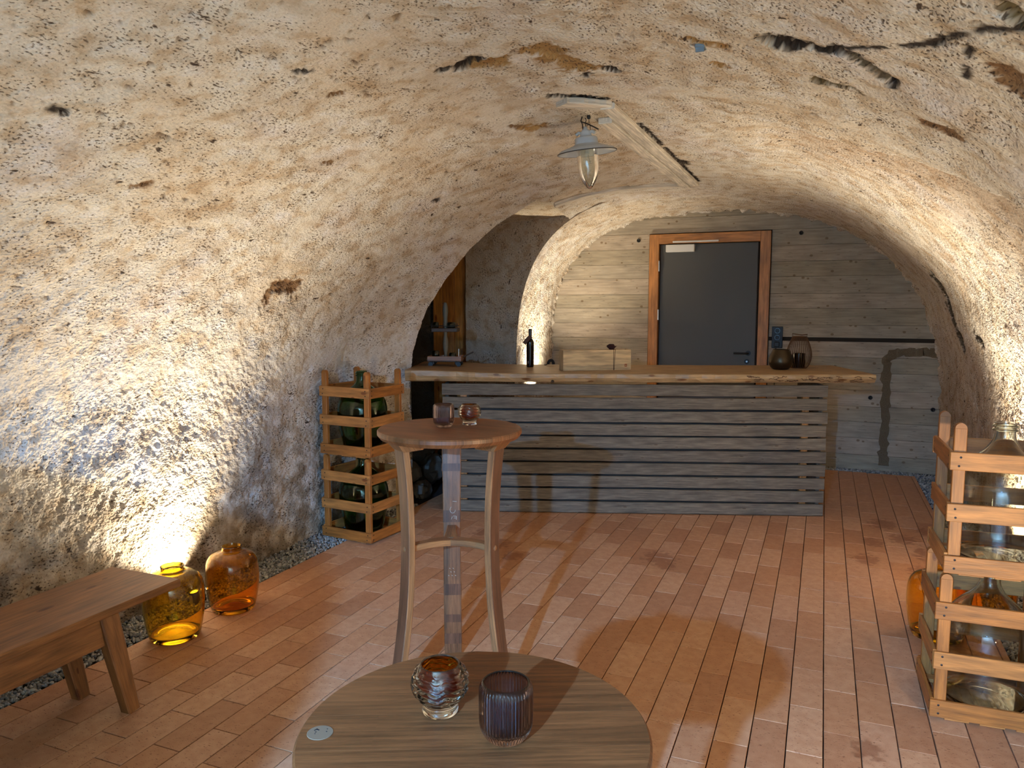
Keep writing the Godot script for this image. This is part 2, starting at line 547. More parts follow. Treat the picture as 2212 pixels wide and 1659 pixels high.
const FEATURES := [
	# t0, theta0, t1, theta1, radius, depth, tone (0 black, 1 ochre, 2 grey stone, 3 brown, 4 olive)
	[2.79, 1.425, 2.81, 1.40, 0.036, 0.035, 0], [2.86, 1.45, 2.83, 1.42, 0.045, 0.012, 1], [2.78, 1.375, 2.79, 1.36, 0.016, 0.02, 0],
	[2.83, 1.535, 3.10, 1.567, 0.052, 0.014, 1], [3.17, 1.58, 3.20, 1.565, 0.012, 0.02, 0], [3.13, 1.63, 3.16, 1.635, 0.018, 0.03, 0],
	[2.66, 1.975, 2.62, 2.01, 0.040, 0.035, 0], [2.60, 2.03, 2.55, 2.08, 0.034, 0.03, 0], [2.57, 2.10, 2.66, 2.16, 0.030, 0.015, 2], [2.72, 2.17, 2.66, 2.165, 0.014, 0.03, 0],
	[2.94, 2.045, 2.92, 2.105, 0.022, 0.022, 4],
	[3.83, 1.352, 3.84, 1.365, 0.040, 0.012, 1], [3.72, 1.325, 3.80, 1.345, 0.012, 0.008, 3],
	[3.56, 0.522, 3.78, 0.530, 0.024, 0.014, 3], [3.56, 0.502, 3.77, 0.508, 0.026, 0.014, 3], [3.55, 0.475, 3.57, 0.450, 0.026, 0.014, 3],
	[2.75, 1.83, 2.785, 1.885, 0.018, 0.012, 1], [2.97, 1.86, 2.98, 1.868, 0.022, 0.014, 1],
	[1.82, 2.275, 1.84, 2.285, 0.030, 0.03, 4], [2.16, 2.30, 2.20, 2.31, 0.040, 0.008, 3],
	[2.50, 2.09, 2.44, 2.12, 0.005, 0.004, 0], [2.42, 2.13, 2.36, 2.15, 0.004, 0.004, 0], [2.31, 2.17, 2.23, 2.20, 0.006, 0.006, 0], [2.22, 2.205, 2.12, 2.22, 0.010, 0.012, 0],
	[2.10, 2.225, 2.02, 2.24, 0.005, 0.004, 0], [1.98, 2.25, 1.87, 2.29, 0.006, 0.006, 0], [2.31, 2.265, 2.24, 2.26, 0.006, 0.005, 0], [2.18, 2.255, 2.10, 2.25, 0.004, 0.004, 0],
	[6.44, 2.56, 6.48, 2.59, 0.05, 0.02, 2], [6.56, 2.60, 6.63, 2.70, 0.10, 0.03, 2], [6.62, 2.74, 6.50, 2.87, 0.10, 0.03, 2], [5.75, 2.86, 5.9, 2.83, 0.03, 0.02, 2],
	[3.42, 1.475, 3.58, 1.55, 0.024, 0.03, 0], [4.1, 1.579, 4.7, 1.580, 0.010, 0.015, 0], [4.8, 1.580, 6.15, 1.580, 0.009, 0.012, 0], [5.25, 1.588, 5.4, 1.592, 0.022, 0.02, 0],
	[3.95, 1.536, 6.1, 1.538, 0.007, 0.010, 0],
	[2.35, 1.20, 2.37, 1.21, 0.010, 0.015, 0], [2.6, 1.18, 2.63, 1.19, 0.012, 0.012, 3], [1.78, 0.93, 1.82, 0.925, 0.010, 0.014, 0], [2.3, 0.78, 2.36, 0.80, 0.010, 0.01, 3],
	[3.1, 0.98, 3.14, 0.985, 0.010, 0.012, 3], [4.3, 0.95, 4.34, 0.955, 0.010, 0.012, 0], [2.9, 2.25, 2.85, 2.30, 0.03, 0.010, 3],
	[2.35, 1.62, 2.34, 1.66, 0.008, 0.012, 0], [2.42, 1.75, 2.40, 1.78, 0.009, 0.012, 0], [2.30, 1.88, 2.29, 1.91, 0.009, 0.012, 3],
]

func vcol(a: Array) -> Color:
	return Color(a[0], a[1], a[2])

func build_vault() -> void:
	n1 = noise(61, 0.8, 2); n2 = noise(62, 4.5, 3); n3 = noise(63, 19.0, 2, FastNoiseLite.TYPE_SIMPLEX_SMOOTH, FastNoiseLite.FRACTAL_RIDGED)
	n4 = noise(64, 5.2, 3); n5 = noise(65, 1.1, 3)
	nr = NV * 2 + NH * 2 + 1
	nt = int(round((8.2 - TF0) / DT)) + 1
	var total := nt * nr
	vs.resize(total)
	var ns := PackedVector3Array(); ns.resize(total)
	var uv := PackedVector2Array(); uv.resize(total)
	var cs := PackedColorArray(); cs.resize(total)
	var disp := PackedFloat32Array(); disp.resize(total)
	# marks and holes
	var tones := [Color(0.05, 0.035, 0.025), Color(0.52, 0.33, 0.14), Color(0.13, 0.115, 0.09), Color(0.30, 0.18, 0.09), Color(0.17, 0.13, 0.06)]
	var fd := PackedFloat32Array(); fd.resize(total)
	var fw := PackedFloat32Array(); fw.resize(total)
	var fc := PackedByteArray(); fc.resize(total)
	var wob := noise(66, 11.0, 3)
	for f in FEATURES:
		var a := Vector2(f[0], f[1] * 1.97)
		var b := Vector2(f[2], f[3] * 1.97)
		var r: float = f[4]
		var i0 := clampi(int((minf(a.x, b.x) - r * 2.2 - TF0) / DT), 0, nt - 1)
		var i1 := clampi(int((maxf(a.x, b.x) + r * 2.2 - TF0) / DT) + 1, 0, nt - 1)
		var j0 := clampi(row_of((minf(a.y, b.y) - r * 2.2) / 1.97), 0, nr - 1)
		var j1 := clampi(row_of((maxf(a.y, b.y) + r * 2.2) / 1.97) + 1, 0, nr - 1)
		var ab := b - a
		var l2 := maxf(ab.length_squared(), 1e-6)
		for i in range(i0, i1 + 1):
			for j in range(j0, j1 + 1):
				var p := Vector2(TF0 + i * DT, PI * (j - NV) / (2.0 * NH) * 1.97)
				var k := clampf((p - a).dot(ab) / l2, 0, 1)
				var d := (p - a - ab * k).length()
				d += wob.get_noise_2d(p.x * 2.2, p.y * 2.2) * (minf(0.012, r * 0.9) + r * 0.45)
				d += wob.get_noise_2d(p.x * 0.7 + 5.0, p.y * 0.7) * r * 1.1
				var w := 1.0 - smoothstep(r * 0.35, r * 1.05 + 0.003, d)
				var wc := 1.0 - smoothstep(r * 0.95 + 0.003, r * 1.15 + 0.011, d)
				var x := i * nr + j
				if wc > fw[x]:
					fw[x] = wc
					fc[x] = f[6]
				fd[x] = maxf(fd[x], w * float(f[5]))
	# arc length of each row
	var arc := PackedFloat32Array(); arc.resize(nr)
	for j in range(1, nr): arc[j] = arc[j - 1] + (base_point(2.0, j) - base_point(2.0, j - 1)).length()
	for i in nt:
		var t := TF0 + i * DT
		var lip := clampf((t - 8.0) / 0.12, 0, 1)
		for j in nr:
			var p := base_point(t, j)
			var q := base_point(t, mini(j + 1, nr - 1)) - base_point(t, maxi(j - 1, 0))
			var inward := Vector3(q.y, -q.x, 0).normalized()
			var th := PI * (j - NV) / (2.0 * NH)
			var low := 1.0 - smoothstep(0.9, 1.9, p.y)
			var side := smoothstep(0.1, 0.9, p.x + 1.0)      # grain turns from along the vault to across it
			var d := n1.get_noise_3dv(p) * 0.022 + n2.get_noise_3dv(p) * 0.011
			var rid := n3.get_noise_3dv(p)
			d += rid * lerpf(0.0024, 0.0075, low)
			if t > 3.3 and t < 6.5: d *= 1.0 - 0.75 * smoothstep(1.36, 1.46, th) * (1.0 - smoothstep(1.60, 1.70, th))
			var ps := Vector3(p.x * 1.6, p.y * 1.6, p.z * 0.8) if side < 0.5 else Vector3(p.x * 0.9, p.y * 0.9, p.z * 1.7)
			var pit := n4.get_noise_3dv(ps * 3.1)
			var big := n5.get_noise_3dv(p)
			var pm := smoothstep(0.50 - 0.16 * big, 0.62 - 0.14 * big, pit) * (1.0 - low * 0.6)
			d -= pm * 0.010
			var band := 0.0
			var smear := smoothstep(0.02, 0.42, n4.get_noise_3dv(ps * 0.62 + Vector3(7, 3, 1))) * (1.0 - low)
			if t > step_t(th) and th > 1.8 and th < 2.9:
				var sl := step_t(th) + n2.get_noise_2d(th * 1.5, 3.0) * 0.10
				d -= smoothstep(sl, sl + 0.035, t) * 0.045 * smoothstep(1.8, 2.0, th) * (1.0 - smoothstep(2.6, 2.85, th))
				band = smoothstep(sl, sl + 0.03, t) * (1.0 - smoothstep(sl + 0.25, sl + 1.5 + big * 0.6, t)) * smoothstep(1.85, 2.05, th) * (1.0 - smoothstep(2.5, 2.8, th))
			var x := i * nr + j
			d -= fd[x]
			if lip > 0.0: d += (n2.get_noise_3dv(p * 2.2) + 0.25) * 0.05 * lip
			vs[x] = Vector3(p.x, p.y, -p.z) + Vector3(inward.x, inward.y, 0) * d
			uv[x] = Vector2(arc[j] / 2.2, t / 2.2)
			# the lime is cream and pinkish, ochre where thin; the lower walls are grey from dampness, with shade painted into the tone
			var c := Color(1.0, 0.985, 0.96).lerp(Color(0.95, 0.87, 0.77), smoothstep(-0.1, 0.5, big))
			c = c.lerp(Color(0.95, 0.92, 0.96), smoothstep(0.1, 0.5, -big) * 0.7)
			var damp_shade := (1.0 - smoothstep(0.35, 1.10, p.y + big * 0.45)) * clampf(0.75 + n2.get_noise_3dv(p * 1.4) * 1.3, 0.25, 1.0)
			c = c.lerp(Color(0.30, 0.235, 0.16), damp_shade * 0.85)
			c = c.lerp(Color(0.70, 0.585, 0.455), smear * 0.5)
			c = c.lerp(Color(0.66, 0.53, 0.42), band * 0.75)
			c = c.lerp(Color(0.22, 0.145, 0.09), pm * 0.85)
			if t > 5.0 and p.x > 0.2: c = c.lerp(Color(0.62, 0.50, 0.38), (1.0 - smoothstep(0.7, 1.5, p.y + big * 0.4)) * 0.7)
			if fw[x] > 0.0: c = c.lerp(tones[fc[x]], fw[x])
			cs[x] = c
	for i in nt:
		var ia := maxi(i - 1, 0) * nr
		var ib := mini(i + 1, nt - 1) * nr
		var ic := i * nr
		for j in nr:
			var du := vs[ic + mini(j + 1, nr - 1)] - vs[ic + maxi(j - 1, 0)]
			var dv := vs[ib + j] - vs[ia + j]
			ns[ic + j] = du.cross(dv).normalized() * -1.0
	var names := ["wall_left", "ceiling", "wall_right"]
	var labels := ["rough limewashed left wall with dampness and painted shade low down behind the bench and the amber jars", "rough cream limewashed barrel vault with dark pits and patches", "rough limewashed right wall behind the crates of clear demijohns"]
	var r0 := [0, NV, NV + 2 * NH]
	var r1 := [NV, NV + 2 * NH, nr - 1]
	for s in 3:
		var idx := PackedInt32Array()
		for i in nt - 1:
			var t := TF0 + (i + 0.5) * DT
			for j in range(r0[s], r1[s]):
				var a := i * nr + j
				if t > 5.25 and t < 6.5 and vs[a].x < lerpf(-1.95, -2.12, (t - 5.25) / 1.25): continue
				idx.append_array([a, a + 1, a + nr, a + 1, a + nr + 1, a + nr])
		# keep only this part's rows
		var cnt: int = r1[s] - r0[s] + 1
		var pv := PackedVector3Array(); var pn := PackedVector3Array(); var pu := PackedVector2Array(); var pc := PackedColorArray()
		for i in nt:
			var o: int = i * nr + r0[s]
			pv.append_array(vs.slice(o, o + cnt)); pn.append_array(ns.slice(o, o + cnt)); pu.append_array(uv.slice(o, o + cnt)); pc.append_array(cs.slice(o, o + cnt))
		for k in idx.size():
			var a := idx[k]
			idx[k] = (a / nr) * cnt + (a % nr) - r0[s]
		var arr := []; arr.resize(Mesh.ARRAY_MAX)
		arr[Mesh.ARRAY_VERTEX] = pv; arr[Mesh.ARRAY_NORMAL] = pn; arr[Mesh.ARRAY_TEX_UV] = pu; arr[Mesh.ARRAY_COLOR] = pc; arr[Mesh.ARRAY_INDEX] = idx
		var am := ArrayMesh.new()
		am.add_surface_from_arrays(Mesh.PRIMITIVE_TRIANGLES, arr)
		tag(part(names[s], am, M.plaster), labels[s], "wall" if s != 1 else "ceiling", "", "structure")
	# the vault goes on behind the camera, coarser
	var cst := new_st()
	cst.set_smooth_group(0)
	cst.set_color(Color(0.95, 0.88, 0.78))
	var rows := []
	for i in 24:
		var t := lerpf(-3.5, TF0 + 0.01, i / 23.0)
		var row := []
		for j in range(0, nr, 8):
			var p := base_point(t, mini(j, nr - 1))
			var q := base_point(t, mini(j + 1, nr - 1)) - base_point(t, maxi(j - 1, 0))
			row.append(Vector3(p.x, p.y, -p.z) + Vector3(q.y, -q.x, 0).normalized() * (n1.get_noise_3dv(p) * 0.022 + n2.get_noise_3dv(p) * 0.011))
		rows.append(row)
	for i in 23:
		for j in rows[0].size() - 1:
			var u := Vector2(j * 0.045, i * 0.085)
			quad(cst, rows[i][j], rows[i][j + 1], rows[i + 1][j + 1], rows[i + 1][j], Vector3(-0.97, 1.0, rows[i][j].z) - rows[i][j], u, u + Vector2(0.045, 0), u + Vector2(0.045, 0.085), u + Vector2(0, 0.085))
	tag(part("ceiling_rear", done(cst), M.plaster), "rear stretch of the limewashed barrel vault", "ceiling", "", "structure")

func at_vault(t: float, th: float, lift: float) -> Vector3:
	var i := clampi(int(round((t - TF0) / DT)), 0, nt - 1)
	var p: Vector3 = base_point(t, row_of(th))
	var q := base_point(t, row_of(th) + 1) - base_point(t, row_of(th) - 1)
	var inward := Vector3(q.y, -q.x, 0).normalized()
	return Vector3(p.x, p.y, -t) + inward * (n1.get_noise_3dv(p) * 0.005 + lift)

# rough plaster sheet: corners a (origin), along u and v, facing n
func rough_sheet(a: Vector3, u: Vector3, v: Vector3, n: Vector3, step: float, tone: Color, amp := 1.0) -> ArrayMesh:
	var nu := int(u.length() / step) + 1
	var nv := int(v.length() / step) + 1
	var st := new_st()
	st.set_smooth_group(0)
	st.set_color(tone)
	var ps := []
	for i in nu + 1:
		for j in nv + 1:
			var p := a + u * (float(i) / nu) + v * (float(j) / nv)
			ps.append(p + n * (n1.get_noise_3dv(p) * 0.02 + n2.get_noise_3dv(p) * 0.012 + n3.get_noise_3dv(p) * 0.003) * amp)
	for i in nu:
		for j in nv:
			var k := i * (nv + 1) + j
			var u0 := Vector2(u.length() * i / nu, v.length() * j / nv) / 2.2
			var u1 := Vector2(u.length() * (i + 1) / nu, v.length() * (j + 1) / nv) / 2.2
			quad(st, ps[k], ps[k + nv + 1], ps[k + nv + 2], ps[k + 1], n, u0, Vector2(u1.x, u0.y), u1, Vector2(u0.x, u1.y))
	return done(st)

func build_niche() -> void:
	var tone := Color(0.62, 0.52, 0.42)
	var st := new_st()
	st.set_smooth_group(0)
	st.set_color(tone)
	var g := []
	for j in 129:
		var y := j * 0.0195
		var row := []
		var right := jamb(6.5) + 0.01
		if y > 0.9: right = -0.97 - (-0.97 - jamb(6.5)) * pow(maxf(1.0 - pow((y - 0.9) / 1.67, 3.0), 0.0), 1.0 / 3.0) + 0.03
		for k in 41:
			var p := V(lerpf(-3.14, right, k / 40.0), y, 6.5)
			row.append(p + Vector3(0, 0, 1) * (n1.get_noise_3dv(p) * 0.02 + n2.get_noise_3dv(p) * 0.012 + n3.get_noise_3dv(p) * 0.003) * (1.0 if k < 37 else 0.2))
		g.append(row)
	for j in 128:
		for k in 40:
			quad(st, g[j][k], g[j][k + 1], g[j + 1][k + 1], g[j + 1][k], Vector3(0, 0, 1), Vector2(g[j][k].x, g[j][k].y) / 2.2, Vector2(g[j][k + 1].x, g[j][k + 1].y) / 2.2, Vector2(g[j + 1][k + 1].x, g[j + 1][k + 1].y) / 2.2, Vector2(g[j + 1][k].x, g[j + 1][k].y) / 2.2)
	var o := part("wall_niche", done(st), M.plaster)
	tag(o, "brown plaster cheek of the side opening left of the bright pier", "wall", "", "structure")
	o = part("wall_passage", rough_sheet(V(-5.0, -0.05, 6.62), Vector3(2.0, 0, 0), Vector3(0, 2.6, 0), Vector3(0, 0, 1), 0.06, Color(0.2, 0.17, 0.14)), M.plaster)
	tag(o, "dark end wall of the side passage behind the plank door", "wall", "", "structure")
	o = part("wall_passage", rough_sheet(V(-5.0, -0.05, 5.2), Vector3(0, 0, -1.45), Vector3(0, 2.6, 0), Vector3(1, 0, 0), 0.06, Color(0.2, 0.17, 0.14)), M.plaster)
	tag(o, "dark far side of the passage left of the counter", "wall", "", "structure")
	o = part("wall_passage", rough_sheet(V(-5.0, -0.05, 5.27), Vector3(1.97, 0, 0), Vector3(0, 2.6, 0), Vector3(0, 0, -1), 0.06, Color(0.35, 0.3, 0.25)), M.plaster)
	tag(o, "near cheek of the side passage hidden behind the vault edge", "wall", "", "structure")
	st = new_st()
	st.set_smooth_group(0)
	st.set_color(Color(0.85, 0.76, 0.63))
	g = []
	for i in 66:
		var t := 5.22 + i * 0.02
		var row := []
		var le := lerpf(-1.93, -2.10, clampf((t - 5.25) / 1.25, 0, 1))
		var lj := jamb(t)
		var e := power_of(t)
		var yv := 0.9 + 1.67 * pow(1.0 - pow((-0.97 - le) / (-0.97 - lj), e), 1.0 / e)
		for k in 61:
			var q := k / 60.0
			var p := V(lerpf(le, -5.0, q * q * 0.6 + q * 0.4), yv + 0.012 - 0.10 * q, t)
			row.append(p + Vector3(0, 1, 0) * (n1.get_noise_3dv(p) * 0.02 + n2.get_noise_3dv(p) * 0.012))
		g.append(row)
	for i in 65:
		for k in 60:
			quad(st, g[i][k], g[i][k + 1], g[i + 1][k + 1], g[i + 1][k], Vector3(0, -1, 0), Vector2(g[i][k].x, g[i][k].z) / 2.2, Vector2(g[i][k + 1].x, g[i][k + 1].z) / 2.2, Vector2(g[i + 1][k + 1].x, g[i + 1][k + 1].z) / 2.2, Vector2(g[i + 1][k].x, g[i + 1][k].z) / 2.2)
	o = part("ceiling_niche", done(st), M.plaster)
	tag(o, "low plaster ceiling of the side opening", "ceiling", "", "structure")

# ------------------------------------------------------------------ floor and gravel
func build_floor() -> void:
	var st := new_st()
	bx(st, V(-1.6, -0.072, 2.4), Vector3(7.2, 0.1, 12.2), 0.0)
	var fl := part("floor", done(st), M.mortar)
	tag(fl, "terracotta brick floor laid in long courses with dark joints", "floor", "", "structure")
	var pitch := 0.1265
	var lenp := 0.345
	var cam := V(0, 1.6, 0)
	var meshes := {}
	var all := []
	var yaw := deg_to_rad(PH)
	var fwd := Vector3(-sin(yaw), 0, -cos(yaw))
	var rgt := Vector3(cos(yaw), 0, -sin(yaw))
	for i in 31:
		var l0 := -2.98 + i * pitch
		var w := pitch if i < 30 else 0.035
		var off := (0.5 if i % 2 == 1 else 0.0) + rng.randf_range(-0.13, 0.13)
		if i == 24: off = 0.0
		var k0 := int((-3.5 - 2.967) / lenp) - 1
		for k in range(k0, 16):
			var a := 2.967 + (k + off) * lenp
			var b := minf(a + lenp, 7.97)
			a = maxf(a, -3.5)
			if b - a < 0.03: continue
			var c := V(l0 + w * 0.5, 0.0, (a + b) * 0.5)
			var d := c - cam
			var z := d.dot(fwd)
			var px := 1106.0 + 1640.0 * d.dot(rgt) / maxf(z, 0.1)
			var py := 661.0 + 1640.0 * 1.6 / maxf(z, 0.1)
			var seen := z > 1.2 and px > -80 and px < 2290 and py < 1760
			all.append([1.0 / (z * z * z) if seen else 0.0, c, w - 0.0042, b - a - 0.0038])
	all.sort_custom(func(p, q): return p[0] > q[0])
	var rest := new_st()
	for n in all.size():
		var e = all[n]
		var y := -0.02 + rng.randf_range(-0.0006, 0.0004)
		var tilt := Basis.from_euler(Vector3(rng.randf_range(-0.002, 0.002), rng.randf_range(-0.003, 0.003), rng.randf_range(-0.003, 0.003)))
		var mt: Material = M.brick[rng.randi() % 5]
		if n < 300:
			var key := Vector2i(int(e[2] * 2000), int(e[3] * 2000))
			if not meshes.has(key): meshes[key] = box_mesh(Vector3.ZERO, Vector3(e[2], 0.04, e[3]), 0.0013)
			var o := part("brick", meshes[key], mt, fl)
			o.transform = Transform3D(tilt, e[1] + Vector3(0, y, 0))
		else:
			bx(rest, e[1] + Vector3(0, y, 0), Vector3(e[2], 0.04, e[3]), 0.0013, tilt)
	tag(part("brick_paving", done(rest), M.brick[0], fl), "smaller looking bricks farther off and beside", "", "", "stuff")

func gravel(called: String, label: String, l0: float, l1: float, t0: float, t1: float, count: int) -> void:
	var sp := SphereMesh.new()
	sp.radius = 0.5; sp.height = 1.0; sp.radial_segments = 8; sp.rings = 5
	var mm := MultiMesh.new()
	mm.transform_format = MultiMesh.TRANSFORM_3D
	mm.use_colors = true
	mm.mesh = sp
	mm.instance_count = count
	for i in count:
		var s := rng.randf_range(0.010, 0.021)
		var b := Basis.from_euler(Vector3(rng.randf() * 6.3, rng.randf() * 6.3, rng.randf() * 6.3)) * Basis.from_scale(Vector3(s * rng.randf_range(0.9, 1.5), s * 0.7, s))
		mm.set_instance_transform(i, Transform3D(b, V(rng.randf_range(l0, l1), rng.randf_range(-0.018, 0.004), rng.randf_range(t0, t1))))
		var g := rng.randf_range(0.12, 0.42)
		mm.set_instance_color(i, Color(g, g * rng.randf_range(0.9, 0.97), g * rng.randf_range(0.75, 0.9)))
	var o := MultiMeshInstance3D.new()
	o.multimesh = mm
	o.material_override = M.pebble
	o.name = numbered(called)
	add_child(o, true)
	tag(o, label, "gravel", "", "stuff")

# ------------------------------------------------------------------ back wall and door
func build_back() -> void:
	var fr := V(0, 0, 8.1).z
	var backing := part("wall_back", box_mesh(Vector3(-0.9, 1.35, fr - 0.13), Vector3(4.9, 2.9, 0.2), 0.0), M.groove)
	tag(backing, "board-marked grey concrete end wall with knots and tie holes", "wall", "", "structure")
	var y := 0.0
	var k := 0
	while y < 2.72:
		var h := 0.158 + rng.randf_range(-0.012, 0.012)
		if y < 1.255 and y + h > 1.20: h = 1.255 - y
		var proud := rng.randf_range(0.026, 0.031)
		if y < 1.25: proud += 0.006
		var gap := 0.0022
		# left of the door, right of the door, above the door
		var spans := [[-3.3, 1.5]]
		if y < 2.34: spans = [[-3.3, -1.748], [-0.514, 1.5]]
		if y < 2.34 and y + h > 2.352: h = 2.36 - y
		for s in spans:
			var st := new_st()
			var cut := 0.037 if s[0] > -1.0 and y > 1.24 and y < 1.27 else 0.0
			bx(st, Vector3((s[0] + s[1]) * 0.5, y + cut + (h - cut) * 0.5, fr - 0.03 + proud * 0.5), Vector3(s[1] - s[0], h - cut - gap, proud), 0.0015)
			part("concrete_board", done(st), M.concrete[(k * 7 + int(s[0] > -1)) % 3], backing)
		y += h
		k += 1
	for p in [[-1.862, 2.294], [-0.244, 2.318], [0.442, 0.716], [0.982, 0.626]]:
		var st := new_st()
		lathe(st, [Vector2(0.020, -0.004), Vector2(0.020, 0.001), Vector2(0.012, 0.0025), Vector2(0.011, -0.003), Vector2(0.0, -0.003)], 20)
		var o := part("tie_hole", done(st), M.black, backing)
		o.transform = Transform3D(Basis(Vector3(1, 0, 0), PI / 2), Vector3(p[0], p[1], fr + 0.0085))
	# a filled-in rounded recess low at the right, with a rough rim
	var rim := []
	for i in 60:
		var q := i / 59.0
		var p: Vector2
		if q < 0.55: p = Vector2(0.585 - 0.03 * q, lerpf(0.06, 1.06, q / 0.55))
		elif q < 0.7:
			var a := (q - 0.55) / 0.15 * PI / 2
			p = Vector2(0.67 - 0.10 * cos(a), 1.06 + 0.10 * sin(a))
		else: p = Vector2(lerpf(0.67, 1.05, (q - 0.7) / 0.3), 1.165)
		rim.append(Vector3(p.x + n2.get_noise_1d(i * 0.3) * 0.02, p.y + n2.get_noise_1d(i * 0.3 + 90) * 0.02, fr + 0.006))
	var rs := new_st()
	sweep(rs, rim, rim.map(func(_p): return Vector3(0.7, -0.7, 0)), rim.map(func(_p): return rng.randf_range(0.06, 0.10)), 0.004, 0.0015)
	part("plaster_rim", done(rs), mat(Color(0.70, 0.64, 0.54), 0.95, "plaster", Vector3(6, 6, 6), 0.6), backing)
	# door
	var d := Node3D.new()
	d.name = "door_1"
	add_child(d)
	d.position = Vector3(-1.131, 0, fr)
	tag(d, "grey flush door in an orange larch frame behind the counter", "door", "", "structure")
	var w := 0.609
	var fs := new_st()
	bx(fs, Vector3(-w + 0.05, 1.175, -0.02), Vector3(0.10, 2.35, 0.10), 0.003)
	part("door_frame", done(fs), M.larch, d)
	fs = new_st()
	bx(fs, Vector3(w - 0.05, 1.175, -0.02), Vector3(0.10, 2.35, 0.10), 0.003)
	part("door_frame", done(fs), M.larch, d)
	fs = new_st()
	bx(fs, Vector3(0, 2.30, -0.02), Vector3(1.018, 0.10, 0.10), 0.003)
	part("door_frame", done(fs), M.larch, d)
	part("door_leaf", box_mesh(Vector3(-0.005, 1.122, -0.035), Vector3(0.985, 2.244, 0.05), 0.003), M.door, d)
	# closer: arm rail on the frame, body on the leaf
	part("closer_rail", box_mesh(Vector3(-0.13, 2.266, 0.040), Vector3(0.467, 0.016, 0.022), 0.003), M.white, d)
	part("closer_body", box_mesh(Vector3(-0.287, 2.20, 0.018), Vector3(0.294, 0.075, 0.055), 0.004), M.white, d)
	for y2 in [2.02, 1.51, 0.3]:
		var hs := new_st()
		lathe(hs, [Vector2(0, -0.055), Vector2(0.009, -0.055), Vector2(0.009, 0.055), Vector2(0, 0.055)], 12, [1, 2])
		var ho := part("hinge", done(hs), M.steel, d)
		ho.position = Vector3(-w + 0.104, y2, 0.022)
	var hd := new_st()
	lathe(hd, [Vector2(0, 0), Vector2(0.026, 0), Vector2(0.026, 0.008), Vector2(0, 0.008)], 24, [1, 2])
	var rose := part("handle_plate", done(hd), M.black, d)
	rose.transform = Transform3D(Basis(Vector3(1, 0, 0), PI / 2), Vector3(0.421, 1.121, -0.010))
	part("handle", tube_mesh([Vector3(0.421, 1.121, -0.005), Vector3(0.421, 1.121, 0.035), Vector3(0.41, 1.121, 0.046), Vector3(0.35, 1.121, 0.048), Vector3(0.282, 1.122, 0.048)], 0.010, 10), M.black, d)
	hd = new_st()
	lathe(hd, [Vector2(0, 0), Vector2(0.026, 0), Vector2(0.026, 0.008), Vector2(0.010, 0.008), Vector2(0.010, 0.010), Vector2(0, 0.010)], 24, [1, 2, 3, 4])
	var lk := part("lock_plate", done(hd), M.black, d)
	lk.transform = Transform3D(Basis(Vector3(1, 0, 0), PI / 2), Vector3(0.41, 1.035, -0.010))
	hd = new_st()
	lathe(hd, [Vector2(0, 0), Vector2(0.009, 0), Vector2(0.009, 0.006), Vector2(0, 0.006)], 16, [1, 2])
	var cy := part("lock_cylinder", done(hd), M.steel, d)
	cy.transform = Transform3D(Basis(Vector3(1, 0, 0), PI / 2), Vector3(0.41, 1.035, 0.0))
	# socket strip
	var so := thing("power_socket", "black double power socket on the concrete wall beside the door", "socket", Vector3(-0.433, 1.288, fr))
	part("socket_plate", box_mesh(Vector3(0, 0, 0.007), Vector3(0.105, 0.217, 0.014), 0.004), M.black, so)
	for y3 in [0.066, -0.002]:
		var ss := new_st()
		lathe(ss, [Vector2(0.026, 0.0), Vector2(0.026, 0.003), Vector2(0.022, 0.003), Vector2(0.020, -0.006), Vector2(0, -0.006)], 24, [1, 2, 3])
		var q := part("socket", done(ss), mat(Color(0.05, 0.05, 0.05), 0.25), so)
		q.transform = Transform3D(Basis(Vector3(1, 0, 0), PI / 2), Vector3(0, y3, 0.0148))
	part("plug", box_mesh(Vector3(0, -0.07, 0.028), Vector3(0.05, 0.05, 0.03), 0.006), M.black, so)
	part("cable", tube_mesh([Vector3(-0.005, -0.09, 0.03), Vector3(-0.012, -0.14, 0.03), Vector3(-0.015, -0.25, 0.02), Vector3(-0.01, -0.6, 0.02), Vector3(-0.01, -1.0, 0.02)], 0.0045, 8), M.black, so)
	# rear wall behind the camera, and an added wall stub that keeps pendant light off the lower left
	var sp := [Vector2(-3.4, 0.0), Vector2(-3.4, 1.86), Vector2(-1.85, 1.83), Vector2(-1.55, 1.78), Vector2(-1.28, 1.72), Vector2(-1.10, 1.62), Vector2(-1.0, 1.46), Vector2(-0.98, 0.8), Vector2(-0.97, 0.0)]
	var ws := new_st()
	ws.set_smooth_group(-1)
	ws.set_color(Color(0.9, 0.82, 0.7))
	for i in sp.size():
		var a: Vector2 = sp[i]
		var b: Vector2 = sp[(i + 1) % sp.size()]
		var nn := Vector3(-(b.y - a.y), b.x - a.x, 0)
		quad(ws, V(a.x, a.y, -0.95), V(b.x, b.y, -0.95), V(b.x, b.y, -0.72), V(a.x, a.y, -0.72), nn, Vector2(a.x, 0), Vector2(b.x, 0), Vector2(b.x, 0.1), Vector2(a.x, 0.1))
		if i > 0 and i < sp.size() - 1:
			for f in [[-0.95, 1.0], [-0.72, -1.0]]:
				tri(ws, V(sp[0].x, sp[0].y, f[0]), V(a.x, a.y, f[0]), V(b.x, b.y, f[0]), Vector3(0, 0, f[1]), sp[0] / 2.2, a / 2.2, b / 2.2)
	tag(part("added_wall_stub", done(ws), M.plaster), "man-high limewashed wall stub added behind the camera to block the pendant light", "wall", "", "structure")
	var rw := part("wall_rear", rough_sheet(V(1.3, -0.1, -3.35), Vector3(-4.9, 0, 0), Vector3(0, 2.9, 0), Vector3(0, 0, -1), 0.1, Color(0.9, 0.82, 0.7)), M.plaster)
	tag(rw, "limewashed end wall behind the camera", "wall", "", "structure")

